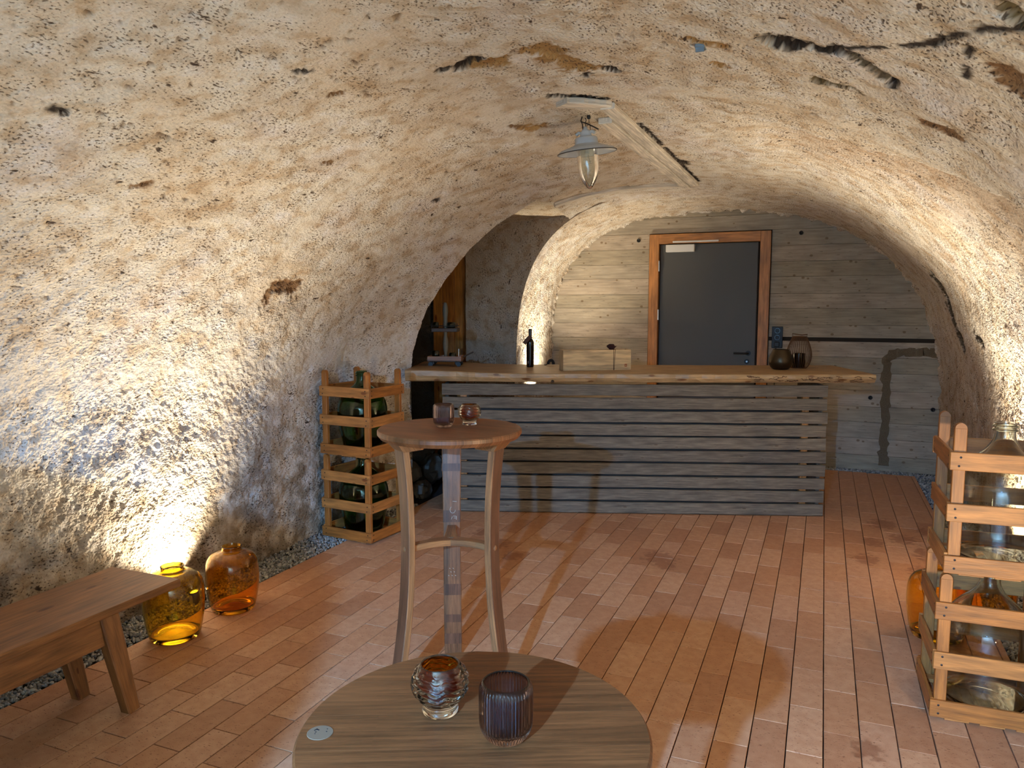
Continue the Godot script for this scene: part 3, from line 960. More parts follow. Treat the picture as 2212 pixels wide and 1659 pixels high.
func build_planks() -> void:
	var o := thing("plank_door", "orange-brown vertical plank door in the dark side opening", "door", V(-3.3, 0, 6.56))
	var x := -0.21
	for i in 4:
		var w: float = [0.10, 0.13, 0.085, 0.115][i]
		part("plank", box_mesh(Vector3(x + w * 0.5, 1.1, [0.0, 0.004, -0.003, 0.002][i]), Vector3(w - 0.003, 2.2, 0.03), 0.002), M.plank[i % 2], o)
		x += w
	part("edge_strip", box_mesh(Vector3(x + 0.01, 1.1, 0.012), Vector3(0.018, 2.2, 0.05), 0.002), M.oak_edge, o)
	part("cross_batten", box_mesh(Vector3(0.02, 0.95, 0.03), Vector3(0.42, 0.09, 0.025), 0.003), M.dark_wood, o)

# ------------------------------------------------------------------ ceiling boards, lamp
func board_on_vault(called: String, pts: Array, width: float, lift: float, side: Vector3, label: String) -> void:
	var st := new_st()
	var ws := []
	for p in pts: ws.append(width * rng.randf_range(0.94, 1.04))
	sweep(st, pts, pts.map(func(_p): return side), ws, 0.03, 0.004)
	tag(part(called, done(st), M.lime_wood), label, "ceiling board", "", "structure")

func build_hatch() -> void:
	var a := []
	var b := []
	var c := []
	var d := []
	for i in 21:
		var q := i / 20.0
		a.append(V(lerpf(-1.000, -0.985, q), 2.552, lerpf(3.64, 6.17, q)))
		b.append(V(lerpf(-1.082, -1.060, q), 2.548, lerpf(3.90, 6.22, q)))
		c.append(at_vault(lerpf(6.22, 5.74, q), lerpf(1.550, 1.075, q), 0.012))
		d.append(at_vault(lerpf(6.275, 5.795, q), lerpf(1.550, 1.075, q), 0.006))
	board_on_vault("trim_1", a, 0.07, 0, Vector3(1, 0, 0), "right limewashed board let into the vault beside the lamp")
	board_on_vault("trim_2", b, 0.075, 0, Vector3(1, 0, 0), "left limewashed board let into the vault beside the lamp")
	board_on_vault("trim_3", c, 0.05, 0, Vector3(0, 0, 1), "narrow limewashed board crossing the vault beyond the lamp, near edge")
	board_on_vault("trim_4", d, 0.05, 0, Vector3(0, 0, 1), "narrow limewashed board crossing the vault beyond the lamp, far edge")
	var e := []
	for i in 9: e.append(at_vault(lerpf(3.50, 3.66, i / 8.0), lerpf(1.475, 1.555, i / 8.0), 0.010))
	board_on_vault("trim_5", e, 0.09, 0, Vector3(0, 0, 1), "short limewashed board end above the lamp hook")
	var k := thing("metal_clip", "small grey metal clip stuck on the vault near two ochre patches", "clip", at_vault(2.808, 1.841, 0.006))
	part("plate", box_mesh(Vector3.ZERO, Vector3(0.035, 0.012, 0.05), 0.002), mat(Color(0.5, 0.56, 0.6), 0.4, "", Vector3.ONE, 0, 0.6), k)
	part("tab", box_mesh(Vector3(0.0, -0.012, 0.015), Vector3(0.03, 0.018, 0.006), 0.001), mat(Color(0.5, 0.56, 0.6), 0.4, "", Vector3.ONE, 0, 0.6), k)

# lamp hanging at its hook; origin at the middle of the shade's rim
func make_lamp(label: String, at: Vector3, lit: bool) -> Node3D:
	var o := thing("pendant_lamp", label, "lamp", at, 0.0)
	var st := new_st()
	lathe(st, [Vector2(0.058, 0.034), Vector2(0.075, 0.026), Vector2(0.105, 0.016), Vector2(0.135, 0.006), Vector2(0.150, -0.006), Vector2(0.152, -0.010), Vector2(0.149, -0.011), Vector2(0.134, 0.001), Vector2(0.104, 0.012), Vector2(0.074, 0.022), Vector2(0.056, 0.030)], 48, [4, 6])
	if lit:
		st = new_st()
		lathe(st, [Vector2(0.050, 0.120), Vector2(0.075, 0.095), Vector2(0.110, 0.050), Vector2(0.135, 0.015), Vector2(0.150, -0.006), Vector2(0.152, -0.010), Vector2(0.149, -0.011), Vector2(0.133, 0.012), Vector2(0.108, 0.047), Vector2(0.073, 0.092), Vector2(0.048, 0.116)], 48, [4, 6])
	part("shade", done(st), M.enamel, o)
	var rp := []
	for i in 48: rp.append(Vector3(cos(TAU * i / 48) * 0.1515, -0.0095, sin(TAU * i / 48) * 0.1515))
	part("shade_rim", tube_mesh(rp, 0.0026, 6, true), mat(Color(0.12, 0.08, 0.07), 0.4), o)
	st = new_st()
	lathe(st, [Vector2(0.0, 0.030), Vector2(0.060, 0.030), Vector2(0.060, 0.036), Vector2(0.058, 0.060), Vector2(0.052, 0.066), Vector2(0.032, 0.070), Vector2(0.029, 0.076), Vector2(0.026, 0.092), Vector2(0.020, 0.100), Vector2(0.012, 0.106), Vector2(0.008, 0.118), Vector2(0.0, 0.120)], 32, [1, 2, 4])
	var cap := part("porcelain_cap", done(st), M.enamel, o)
	if lit: cap.position.y = 0.085
	for s in [-1.0, 1.0]:
		part("cap_arm", tube_mesh([Vector3(0.020 * s, 0.088, 0), Vector3(0.036 * s, 0.092, 0), Vector3(0.050 * s, 0.082, 0.004)], 0.0085, 10), M.enamel, o)
	# the jar-shaped glass
	var prof := smooth_profile([Vector2(0.052, 0.028), Vector2(0.054, 0.0), Vector2(0.054, -0.07), Vector2(0.049, -0.115), Vector2(0.036, -0.150), Vector2(0.018, -0.178), Vector2(0.006, -0.190), Vector2(0.0, -0.191)], 4)
	if not lit:
		var jar := prof.duplicate()
		for k in range(prof.size() - 1, -1, -1): jar.append(Vector2(maxf(prof[k].x - 0.0022, 0.0), prof[k].y + (0.0022 if prof[k].y < -0.1 else 0.0)))
		part("glass_jar", lathe_mesh(jar, 48, [prof.size() - 1, prof.size()]), M.clear, o)
	var bp := smooth_profile([Vector2(0.0, -0.105), Vector2(0.012, -0.102), Vector2(0.024, -0.085), Vector2(0.027, -0.065), Vector2(0.022, -0.040), Vector2(0.013, -0.020), Vector2(0.011, 0.0)], 4)
	if lit:
		part("bulb", lathe_mesh(bp, 24), glow(Color(0.66, 0.82, 1.0), 40.0), o).position.y = 0.096
		var l := OmniLight3D.new()
		l.name = "bulb_light"
		l.position = Vector3(0, 0.032, 0)
		l.light_color = LAMP_COLOR
		l.light_energy = LAMP_E
		l.light_size = 0.04
		l.omni_range = 20.0
		l.omni_attenuation = 2.0
		l.shadow_enabled = true
		o.add_child(l)
	else:
		part("bulb", lathe_mesh(bp, 24), M.pane, o)
		part("filament", tube_mesh([Vector3(-0.004, -0.02, 0), Vector3(-0.012, -0.062, 0), Vector3(0, -0.070, 0.003), Vector3(0.012, -0.062, 0), Vector3(0.004, -0.02, 0)], 0.0012, 6), M.steel, o)
	st = new_st()
	lathe(st, [Vector2(0.0135, -0.012), Vector2(0.0135, 0.03), Vector2(0.0, 0.03)], 20, [1])
	part("socket", done(st), M.white, o).position.y = 0.096 if lit else 0.0
	# wire loops and hook up to the vault
	part("wire", tube_mesh([Vector3(-0.012, 0.105, 0), Vector3(-0.014, 0.135, 0), Vector3(-0.020, 0.150, 0), Vector3(-0.013, 0.165, 0), Vector3(-0.010, 0.185, 0.0)], 0.0030, 6), M.iron, o)
	part("wire", tube_mesh([Vector3(0.004, 0.115, 0), Vector3(0.004, 0.14, 0.0), Vector3(0.009, 0.150, 0), Vector3(0.004, 0.160, 0)], 0.0022, 6), M.iron, o)
	part("wire", tube_mesh([Vector3(0.026, 0.10, 0), Vector3(0.026, 0.13, 0.0), Vector3(0.023, 0.152, 0), Vector3(0.018, 0.13, 0), Vector3(0.010, 0.12, 0)], 0.0016, 6), M.iron, o)
	part("hook_rod", tube_mesh([Vector3(-0.020, 0.146, 0), Vector3(0.0, 0.138, 0.004), Vector3(0.040, 0.115, 0.01), Vector3(0.072, 0.094, 0.012)], 0.0032, 6), M.iron, o)
	st = new_st()
	lathe(st, [Vector2(0, 0.150), Vector2(0.008, 0.154), Vector2(0.010, 0.163), Vector2(0.007, 0.178), Vector2(0, 0.182)], 14, [], null, false, Vector3(0.023, 0, 0))
	part("cable_grommet", done(st), M.black, o)
	return o

# ------------------------------------------------------------------ counter
func build_counter() -> void:
	var at := V(0.049, 0, 6.147)
	var turn := deg_to_rad(19.3)
	var o := thing("bar_counter", "weathered grey bar counter front of ten wide horizontal slats", "counter", at, turn)
	for i in 10:
		var y := 0.006 + i * 0.1015
		var h := 0.0865 + rng.randf_range(-0.002, 0.002)
		var st := new_st()
		# slightly wany edges
		var pts := []
		var ws := []
		for k in 25:
			pts.append(Vector3(lerpf(-2.92, rng.randf_range(-0.006, 0.004), k / 24.0), y + h * 0.5 + rng.randf_range(-0.0008, 0.0008), -0.0125))
			ws.append(h + rng.randf_range(-0.004, 0.0025))
		pts[0].x = -2.92 + rng.randf_range(-0.004, 0.004)
		for k in 25: pts[k].x = lerpf(pts[0].x, pts[24].x, k / 24.0)
		sweep(st, pts, pts.map(func(_p): return Vector3(0, 1, 0)), ws, 0.025, 0.002)
		part("slat", done(st), M.slat[rng.randi() % 3], o)
	for x in [-2.76, -0.155]:
		part("batten", box_mesh(Vector3(x, 0.505, -0.047), Vector3(0.05, 1.0, 0.04), 0.002), M.pine_pale, o)
	for x in [-2.895, -0.025]:
		part("end_panel", box_mesh(Vector3(x, 0.505, -0.34), Vector3(0.03, 1.0, 0.52), 0.002), M.slat[1], o)
	part("backing_panel", box_mesh(Vector3(-1.46, 0.45, -0.085), Vector3(2.70, 0.88, 0.012), 0.002), M.dark_wood, o)
	part("shelf", box_mesh(Vector3(-1.46, 0.42, -0.36), Vector3(2.82, 0.025, 0.46), 0.002), M.dark_wood, o)
	part("shelf", box_mesh(Vector3(-1.46, 0.82, -0.46), Vector3(2.82, 0.02, 0.26), 0.002), M.dark_wood, o)
	# live-edge slab
	var st := new_st()
	st.set_smooth_group(-1)
	var rows := []
	var n := 72
	for i in n + 1:
		var x := lerpf(-3.20, 0.325, float(i) / n)
		var top: float = 1.091 + 0.024 * smoothstep(-2.3, -3.2, x) + 0.004 * smoothstep(-0.6, 0.3, x)
		var bot: float = 1.0235 + 0.004 * smoothstep(-2.1, -3.2, x) + 0.008 * smoothstep(-1.4, 0.3, x)
		var f := 0.035 + 0.012 * sin(x * 1.7 + 1.0) + n2.get_noise_1d(x * 2.0) * 0.012
		var g := f - 0.012 + n2.get_noise_1d(x * 3.0 + 70) * 0.010
		rows.append([Vector3(x, top, -0.86), Vector3(x, top, f - 0.006), Vector3(x, top - 0.005, f), Vector3(x, (top + bot) * 0.5, f + 0.004 + n2.get_noise_1d(x * 4.0 + 20) * 0.008), Vector3(x, bot + 0.006, g), Vector3(x, bot, g - 0.008), Vector3(x, bot, -0.84)])
	var us := [0.0, 0.9, 0.905, 0.94, 0.975, 0.985, 1.8]
	for i in n:
		for j in 7:
			var k := (j + 1) % 7
			var mid: Vector3 = (rows[i][j] + rows[i][k]) * 0.5 - Vector3(rows[i][j].x, 1.06, -0.4)
			if j == 0: mid = Vector3.UP
			var u1: float = us[k] if k > 0 else 1.9
			quad(st, rows[i][j], rows[i][k], rows[i + 1][k], rows[i + 1][j], mid, Vector2(us[j], rows[i][0].x), Vector2(u1, rows[i][0].x), Vector2(u1, rows[i + 1][0].x), Vector2(us[j], rows[i + 1][0].x))
	for e in [0, n]:
		for j in range(1, 6):
			tri(st, rows[e][0], rows[e][j], rows[e][j + 1], Vector3(-1 if e == 0 else 1, 0, 0), Vector2(0, 0), Vector2(us[j], 0.02), Vector2(us[j + 1], 0.0))
	var s := thing("counter_slab", "thick pale live-edge wooden slab lying along the counter top", "bar top", at, turn)
	part("slab", done(st), M.slab, s)
	# worm tracks and bark remains on the front edge at the right
	var tr := new_st()
	for k in 46:
		var x := rng.randf_range(-0.62, 0.28)
		var y := 1.06 + rng.randf_range(-0.022, 0.020)
		var pts := []
		for q in 6:
			pts.append(Vector3(x, y, 0.035 + 0.012 * sin(x * 1.7 + 1.0) + n2.get_noise_1d(x * 2.0) * 0.012 + 0.0035 + n2.get_noise_1d(x * 4.0 + 20) * 0.008 - absf(y - 1.06) * 0.10))
			x += rng.randf_range(0.004, 0.014)
			y = clampf(y + rng.randf_range(-0.006, 0.006), 1.04, 1.08)
		tube(tr, pts, 0.0022, 5)
	part("worm_tracks", done(tr), mat(Color(0.34, 0.22, 0.12), 0.9), s)
	var kn := new_st()
	lathe(kn, [Vector2(0.012, -0.004), Vector2(0.010, 0.006), Vector2(0.0, 0.008)], 14)
	var ko := part("knot", done(kn), M.dark_wood, s)
	ko.transform = Transform3D(Basis(Vector3(1, 0, 0), PI / 2), Vector3(-2.07, 1.030, 0.028))

func on_counter(x: float, depth: float, y := 1.091) -> Vector3:
	return V(0.049, 0, 6.147) + Basis(Vector3.UP, deg_to_rad(19.3)) * Vector3(x, y, -depth)

func build_counter_things() -> void:
	var a := deg_to_rad(19.3)
	# bottle
	var b := thing("wine_bottle", "slim dark wine bottle with a paper tag on the counter", "bottle", on_counter(-2.259, 0.584), a)
	var st := new_st()
	lathe(st, smooth_profile([Vector2(0.0, 0.004), Vector2(0.018, 0.0), Vector2(0.029, 0.003), Vector2(0.031, 0.02), Vector2(0.031, 0.12), Vector2(0.031, 0.195), Vector2(0.028, 0.217), Vector2(0.017, 0.238), Vector2(0.0135, 0.252), Vector2(0.0130, 0.28)], 4), 32)
	part("body", done(st), mat(Color(0.055, 0.02, 0.015), 0.12), b)
	st = new_st()
	lathe(st, [Vector2(0.0136, 0.262), Vector2(0.0140, 0.318), Vector2(0.0125, 0.320), Vector2(0.0, 0.320)], 24, [1, 2])
	part("capsule", done(st), mat(Color(0.05, 0.03, 0.03), 0.35), b)
	st = new_st()
	sweep(st, [Vector3(0.010, 0.262, 0.018), Vector3(-0.012, 0.244, 0.020), Vector3(-0.032, 0.222, 0.022), Vector3(-0.050, 0.197, 0.022)], [Vector3(0.55, -0.6, 0.6), Vector3(0.55, -0.6, 0.6), Vector3(0.55, -0.6, 0.6), Vector3(0.55, -0.6, 0.6)], 0.040, 0.0016, 0.0005)
	part("tag", done(st), mat(Color(0.33, 0.22, 0.18), 0.8), b)
	st = new_st()
	for i in 6:
		var t0 := PI * 0.62 + i * 0.045
		quad(st, Vector3(cos(t0) * 0.0316, 0.03, sin(t0) * 0.0316), Vector3(cos(t0 + 0.045) * 0.0316, 0.03, sin(t0 + 0.045) * 0.0316), Vector3(cos(t0 + 0.045) * 0.0316, 0.052, sin(t0 + 0.045) * 0.0316), Vector3(cos(t0) * 0.0316, 0.052, sin(t0) * 0.0316), Vector3(cos(t0), 0, sin(t0)))
	part("label", done(st), mat(Color(0.5, 0.42, 0.38), 0.8), b)
	# wine box
	var wb := thing("wine_box", "long pale wooden wine box tied with twine on the counter", "box", on_counter(-1.73, 0.335), a + deg_to_rad(16.3 - 3.0))
	var L := 0.56
	var H := 0.163
	var D := 0.13
	part("front_board", box_mesh(Vector3(0, H * 0.5, D * 0.5 - 0.006), Vector3(L, H, 0.012), 0.001), M.wine, wb)
	part("back_board", box_mesh(Vector3(0, H * 0.5, -D * 0.5 + 0.006), Vector3(L, H, 0.012), 0.001), M.wine, wb)
	for s in [-1.0, 1.0]:
		part("end_board", box_mesh(Vector3(s * (L * 0.5 - 0.008), H * 0.5, 0), Vector3(0.016, H, D - 0.025), 0.001), M.wine, wb)
	part("lid", box_mesh(Vector3(0, H - 0.014, 0), Vector3(L - 0.034, 0.008, D - 0.026), 0.001), M.wine, wb)
	part("bottom_board", box_mesh(Vector3(0, 0.006, 0), Vector3(L - 0.034, 0.008, D - 0.026), 0.001), M.wine, wb)
	for s in [0.0, 0.013]:
		var x: float = 0.135 + s
		var tw := []
		for q in [Vector2(H + 0.001, D * 0.5 - 0.01), Vector2(H + 0.0005, D * 0.5 + 0.0006), Vector2(H * 0.5, D * 0.5 + 0.0016), Vector2(0.001, D * 0.5 + 0.0012)]:
			tw.append(Vector3(x - s * (1.0 - q.x / H) * 0.7, q.x, q.y))
		part("twine", tube_mesh(tw, 0.0018, 6), mat(Color(0.30, 0.17, 0.08), 0.9), wb)
		part("twine", tube_mesh([Vector3(x, H + 0.0015, D * 0.5), Vector3(x, H + 0.002, 0.0), Vector3(x, H + 0.0015, -D * 0.5)], 0.0018, 6), mat(Color(0.30, 0.17, 0.08), 0.9), wb)
	st = new_st()
	bx(st, Vector3(0.237, 0.045, D * 0.5 + 0.0003), Vector3(0.020, 0.008, 0.0012), 0.0003)
	bx(st, Vector3(0.237, 0.031, D * 0.5 + 0.0003), Vector3(0.020, 0.007, 0.0012), 0.0003)
	bx(st, Vector3(0.230, 0.038, D * 0.5 + 0.0003), Vector3(0.005, 0.007, 0.0012), 0.0003)
	bx(st, Vector3(0.244, 0.038, D * 0.5 + 0.0003), Vector3(0.005, 0.007, 0.0012), 0.0003)
	part("brand_mark", done(st), mat(Color(0.62, 0.34, 0.14), 0.8), wb)
	# dried rose
	var ro := thing("dried_rose", "dried dark red rose head lying on the wine box", "flower", wb.position + Basis(Vector3.UP, wb.rotation.y) * Vector3(0.135, H - 0.004, 0.0), a)
	var red := mat(Color(0.20, 0.06, 0.05), 0.85)
	st = new_st()
	lathe(st, smooth_profile([Vector2(0.0, 0.0), Vector2(0.016, 0.003), Vector2(0.026, 0.018), Vector2(0.027, 0.034), Vector2(0.018, 0.046), Vector2(0.0, 0.048)], 3), 18, [], func(th, y, _i): return 1.0 + 0.10 * sin(th * 5.0 + y * 120.0))
	part("bloom", done(st), red, ro)
	for i in 7:
		var th := TAU * i / 7 + 0.3
		var dir := Vector3(cos(th), 0, sin(th))
		st = new_st()
		sweep(st, [dir * 0.016 + Vector3(0, 0.008, 0), dir * 0.030 + Vector3(0, 0.020, 0), dir * 0.038 + Vector3(0, 0.030 + 0.006 * sin(i * 2.0), 0), dir * 0.046 + Vector3(0, 0.030, 0)], [dir.cross(Vector3.UP), dir.cross(Vector3.UP), dir.cross(Vector3.UP), dir.cross(Vector3.UP)], [0.018, 0.028, 0.022, 0.004], 0.002, 0.0006)
		part("petal", done(st), red, ro)
	part("calyx", lathe_mesh([Vector2(0.0, -0.0005), Vector2(0.010, 0.0), Vector2(0.015, 0.006), Vector2(0.011, 0.014)], 14), mat(Color(0.12, 0.12, 0.06), 0.9), ro)
	# hammered metal bowl
	var bo := thing("metal_bowl", "round dark hammered metal bowl standing left of the wire lantern", "bowl", on_counter(-0.234, 0.43), a)
	var dent := noise(71, 60.0, 2)
	st = new_st()
	lathe(st, smooth_profile([Vector2(0.0, 0.003), Vector2(0.045, 0.0), Vector2(0.075, 0.018), Vector2(0.094, 0.055), Vector2(0.092, 0.095), Vector2(0.076, 0.135), Vector2(0.063, 0.160), Vector2(0.0615, 0.161), Vector2(0.074, 0.132), Vector2(0.089, 0.095), Vector2(0.088, 0.055), Vector2(0.05, 0.012), Vector2(0.0, 0.008)], 4), 48, [], func(th, y, _i): return 1.0 + 0.012 * dent.get_noise_3d(cos(th) * 0.1, y, sin(th) * 0.1))
	part("bowl", done(st), mat(Color(0.27, 0.23, 0.17), 0.38, "", Vector3.ONE, 0, 0.85), bo)
	# wire lantern
	var la := thing("wire_lantern", "bulbous brown wire lantern with a candle glass on the counter", "lantern", on_counter(-0.049, 0.56), a)
	var brz := mat(Color(0.36, 0.24, 0.13), 0.5, "", Vector3.ONE, 0, 0.5)
	var lp := [Vector2(0.060, 0.004), Vector2(0.083, 0.035), Vector2(0.097, 0.085), Vector2(0.098, 0.125), Vector2(0.088, 0.175), Vector2(0.070, 0.225), Vector2(0.056, 0.258)]
	for i in 34:
		var th := TAU * i / 34
		var pp := []
		for q in smooth_profile(lp, 3): pp.append(Vector3(cos(th) * q.x, q.y, sin(th) * q.x))
		part("wire", tube_mesh(pp, 0.0019, 5), brz, la)
	for q in [[0.060, 0.004, 0.005], [0.056, 0.260, 0.0045]]:
		var rp := []
		for i in 32: rp.append(Vector3(cos(TAU * i / 32) * q[0], q[1], sin(TAU * i / 32) * q[0]))
		part("ring", tube_mesh(rp, q[2], 6, true), brz, la)
	part("base_plate", lathe_mesh([Vector2(0, 0.0), Vector2(0.060, 0.0), Vector2(0.060, 0.004), Vector2(0, 0.005)], 32, [1, 2]), brz, la)
	part("handle", tube_mesh([Vector3(-0.056, 0.258, 0), Vector3(-0.058, 0.285, 0.0), Vector3(-0.045, 0.283, 0.035), Vector3(0.0, 0.276, 0.055), Vector3(0.045, 0.279, 0.035), Vector3(0.060, 0.281, 0.0), Vector3(0.056, 0.258, 0)], 0.004, 7), brz, la)
	st = new_st()
	lathe(st, [Vector2(0, 0.006), Vector2(0.048, 0.006), Vector2(0.050, 0.011), Vector2(0.050, 0.125), Vector2(0.047, 0.125), Vector2(0.047, 0.014), Vector2(0, 0.012)], 28, [3, 4])
	part("candle_glass", done(st), glass(Color(0.35, 0.24, 0.14)), la)
	# something dried and dark beside the bottle
	var tw2 := thing("dried_pod", "small dark curled seed pod behind the bottle, before the lit pier", "pod", on_counter(-2.085, 0.78), a)
	st = new_st()
	var arcp := []
	for i in 9:
		var th := PI * i / 8
		arcp.append(Vector3(-cos(th) * 0.024, sin(th) * 0.036 + 0.008, 0))
	sweep(st, arcp, arcp.map(func(_p): return Vector3(0, 0, 1)), [0.006, 0.02, 0.03, 0.034, 0.034, 0.03, 0.02, 0.014, 0.01], 0.024, 0.003)
	part("pod", done(st), mat(Color(0.09, 0.07, 0.05), 0.8), tw2)
	part("stalk", tube_mesh([Vector3(-0.024, 0.012, 0), Vector3(-0.040, 0.004, 0.006), Vector3(-0.055, 0.003, 0.010)], 0.003, 6), mat(Color(0.09, 0.07, 0.05), 0.8), tw2)
	# two-tier wooden stand on wheels
	var es := thing("tiered_stand", "dark two-tier wooden serving stand on little wheels", "stand", on_counter(-2.955, 0.46, 1.108), a)
	part("lower_tray", box_mesh(Vector3(0, 0.045, 0), Vector3(0.28, 0.012, 0.19), 0.002), M.dark_wood, es)
	for s in [-1.0, 1.0]:
		part("tray_side", box_mesh(Vector3(0, 0.062, s * 0.09), Vector3(0.28, 0.045, 0.010), 0.002), M.bench, es)
		part("tray_end", box_mesh(Vector3(s * 0.135, 0.062, 0), Vector3(0.010, 0.045, 0.17), 0.002), M.bench, es)
		for s2 in [-1.0, 1.0]:
			st = new_st()
			lathe(st, [Vector2(0, -0.008), Vector2(0.019, -0.008), Vector2(0.019, 0.008), Vector2(0, 0.008)], 18, [1, 2])
			var wh := part("wheel", done(st), M.black, es)
			wh.transform = Transform3D(Basis(Vector3(1, 0, 0), PI / 2), Vector3(s * 0.115, 0.019, s2 * 0.075))
			part("wheel_block", box_mesh(Vector3(s * 0.095, 0.028, s2 * 0.065), Vector3(0.022, 0.024, 0.016), 0.002), M.dark_wood, es)
	part("post", lathe_mesh(smooth_profile([Vector2(0.022, 0.05), Vector2(0.020, 0.07), Vector2(0.013, 0.10), Vector2(0.020, 0.14), Vector2(0.022, 0.20), Vector2(0.014, 0.25), Vector2(0.018, 0.29)], 4), 20), mat(Color(0.40, 0.36, 0.29), 0.7), es)
	part("upper_tray", box_mesh(Vector3(0, 0.298, 0), Vector3(0.215, 0.032, 0.16), 0.004), M.dark_wood, es)
	part("knob", lathe_mesh(smooth_profile([Vector2(0.018, 0.312), Vector2(0.018, 0.36), Vector2(0.016, 0.39), Vector2(0.021, 0.43), Vector2(0.021, 0.475), Vector2(0.014, 0.512), Vector2(0.005, 0.522), Vector2(0, 0.523)], 4), 20), mat(Color(0.36, 0.34, 0.28), 0.6), es)
	part("knob_hook", tube_mesh([Vector3(0.0, 0.515, 0), Vector3(-0.012, 0.520, 0.0), Vector3(-0.022, 0.512, 0)], 0.004, 6), mat(Color(0.36, 0.22, 0.12), 0.6), es)
	for s in [-1.0, 1.0]:
		part("rail", tube_mesh([Vector3(-0.105, 0.330, s * 0.07), Vector3(0.105, 0.330, s * 0.07)], 0.003, 6), M.iron, es)
		part("rail_post", tube_mesh([Vector3(s * 0.105, 0.312, 0.07), Vector3(s * 0.105, 0.352, 0.07)], 0.003, 6), M.iron, es)
	part("pull_bar", tube_mesh([Vector3(0.14, 0.07, 0.0), Vector3(0.165, 0.085, 0.0), Vector3(0.23, 0.115, 0.0)], 0.006, 8), M.dark_wood, es)
	part("tray_peg", tube_mesh([Vector3(0.118, 0.08, 0.085), Vector3(0.119, 0.145, 0.085)], 0.004, 6), M.steel, es)
	var jars := [[-0.08, 0.052, 0.02, 0.030, 0.075, "grey glass jar at the left of the stand's lower tray"], [0.062, 0.052, 0.03, 0.030, 0.058, "pale glass jar at the right of the stand's lower tray"], [-0.075, 0.315, 0.02, 0.022, 0.048, "small dark glass at the left of the stand's upper tray"], [0.052, 0.315, 0.02, 0.034, 0.046, "small pale square-shouldered glass at the right of the stand's upper tray"]]
	for j in jars:
		var jo := thing("glass_jar", j[5], "jar", es.position + Basis(Vector3.UP, a) * Vector3(j[0], j[1], j[2]), 0.0, "glasses on the tiered stand")
		var r: float = j[3]
		var h: float = j[4]
		st = new_st()
		lathe(st, [Vector2(0, 0), Vector2(r * 0.9, 0), Vector2(r, 0.004), Vector2(r, h * 0.85), Vector2(r * 0.8, h), Vector2(r * 0.76, h), Vector2(r * 0.93, h * 0.83), Vector2(r * 0.93, 0.006), Vector2(0, 0.005)], 24, [4, 5])
		part("jar", done(st), glass(Color(0.55, 0.60, 0.52)), jo)
		part("filling", lathe_mesh([Vector2(0, 0.0065), Vector2(r * 0.88, 0.0065), Vector2(r * 0.88, h * 0.55), Vector2(0, h * 0.57)], 20, [1, 2]), mat(Color(0.35, 0.36, 0.30), 0.8), jo)

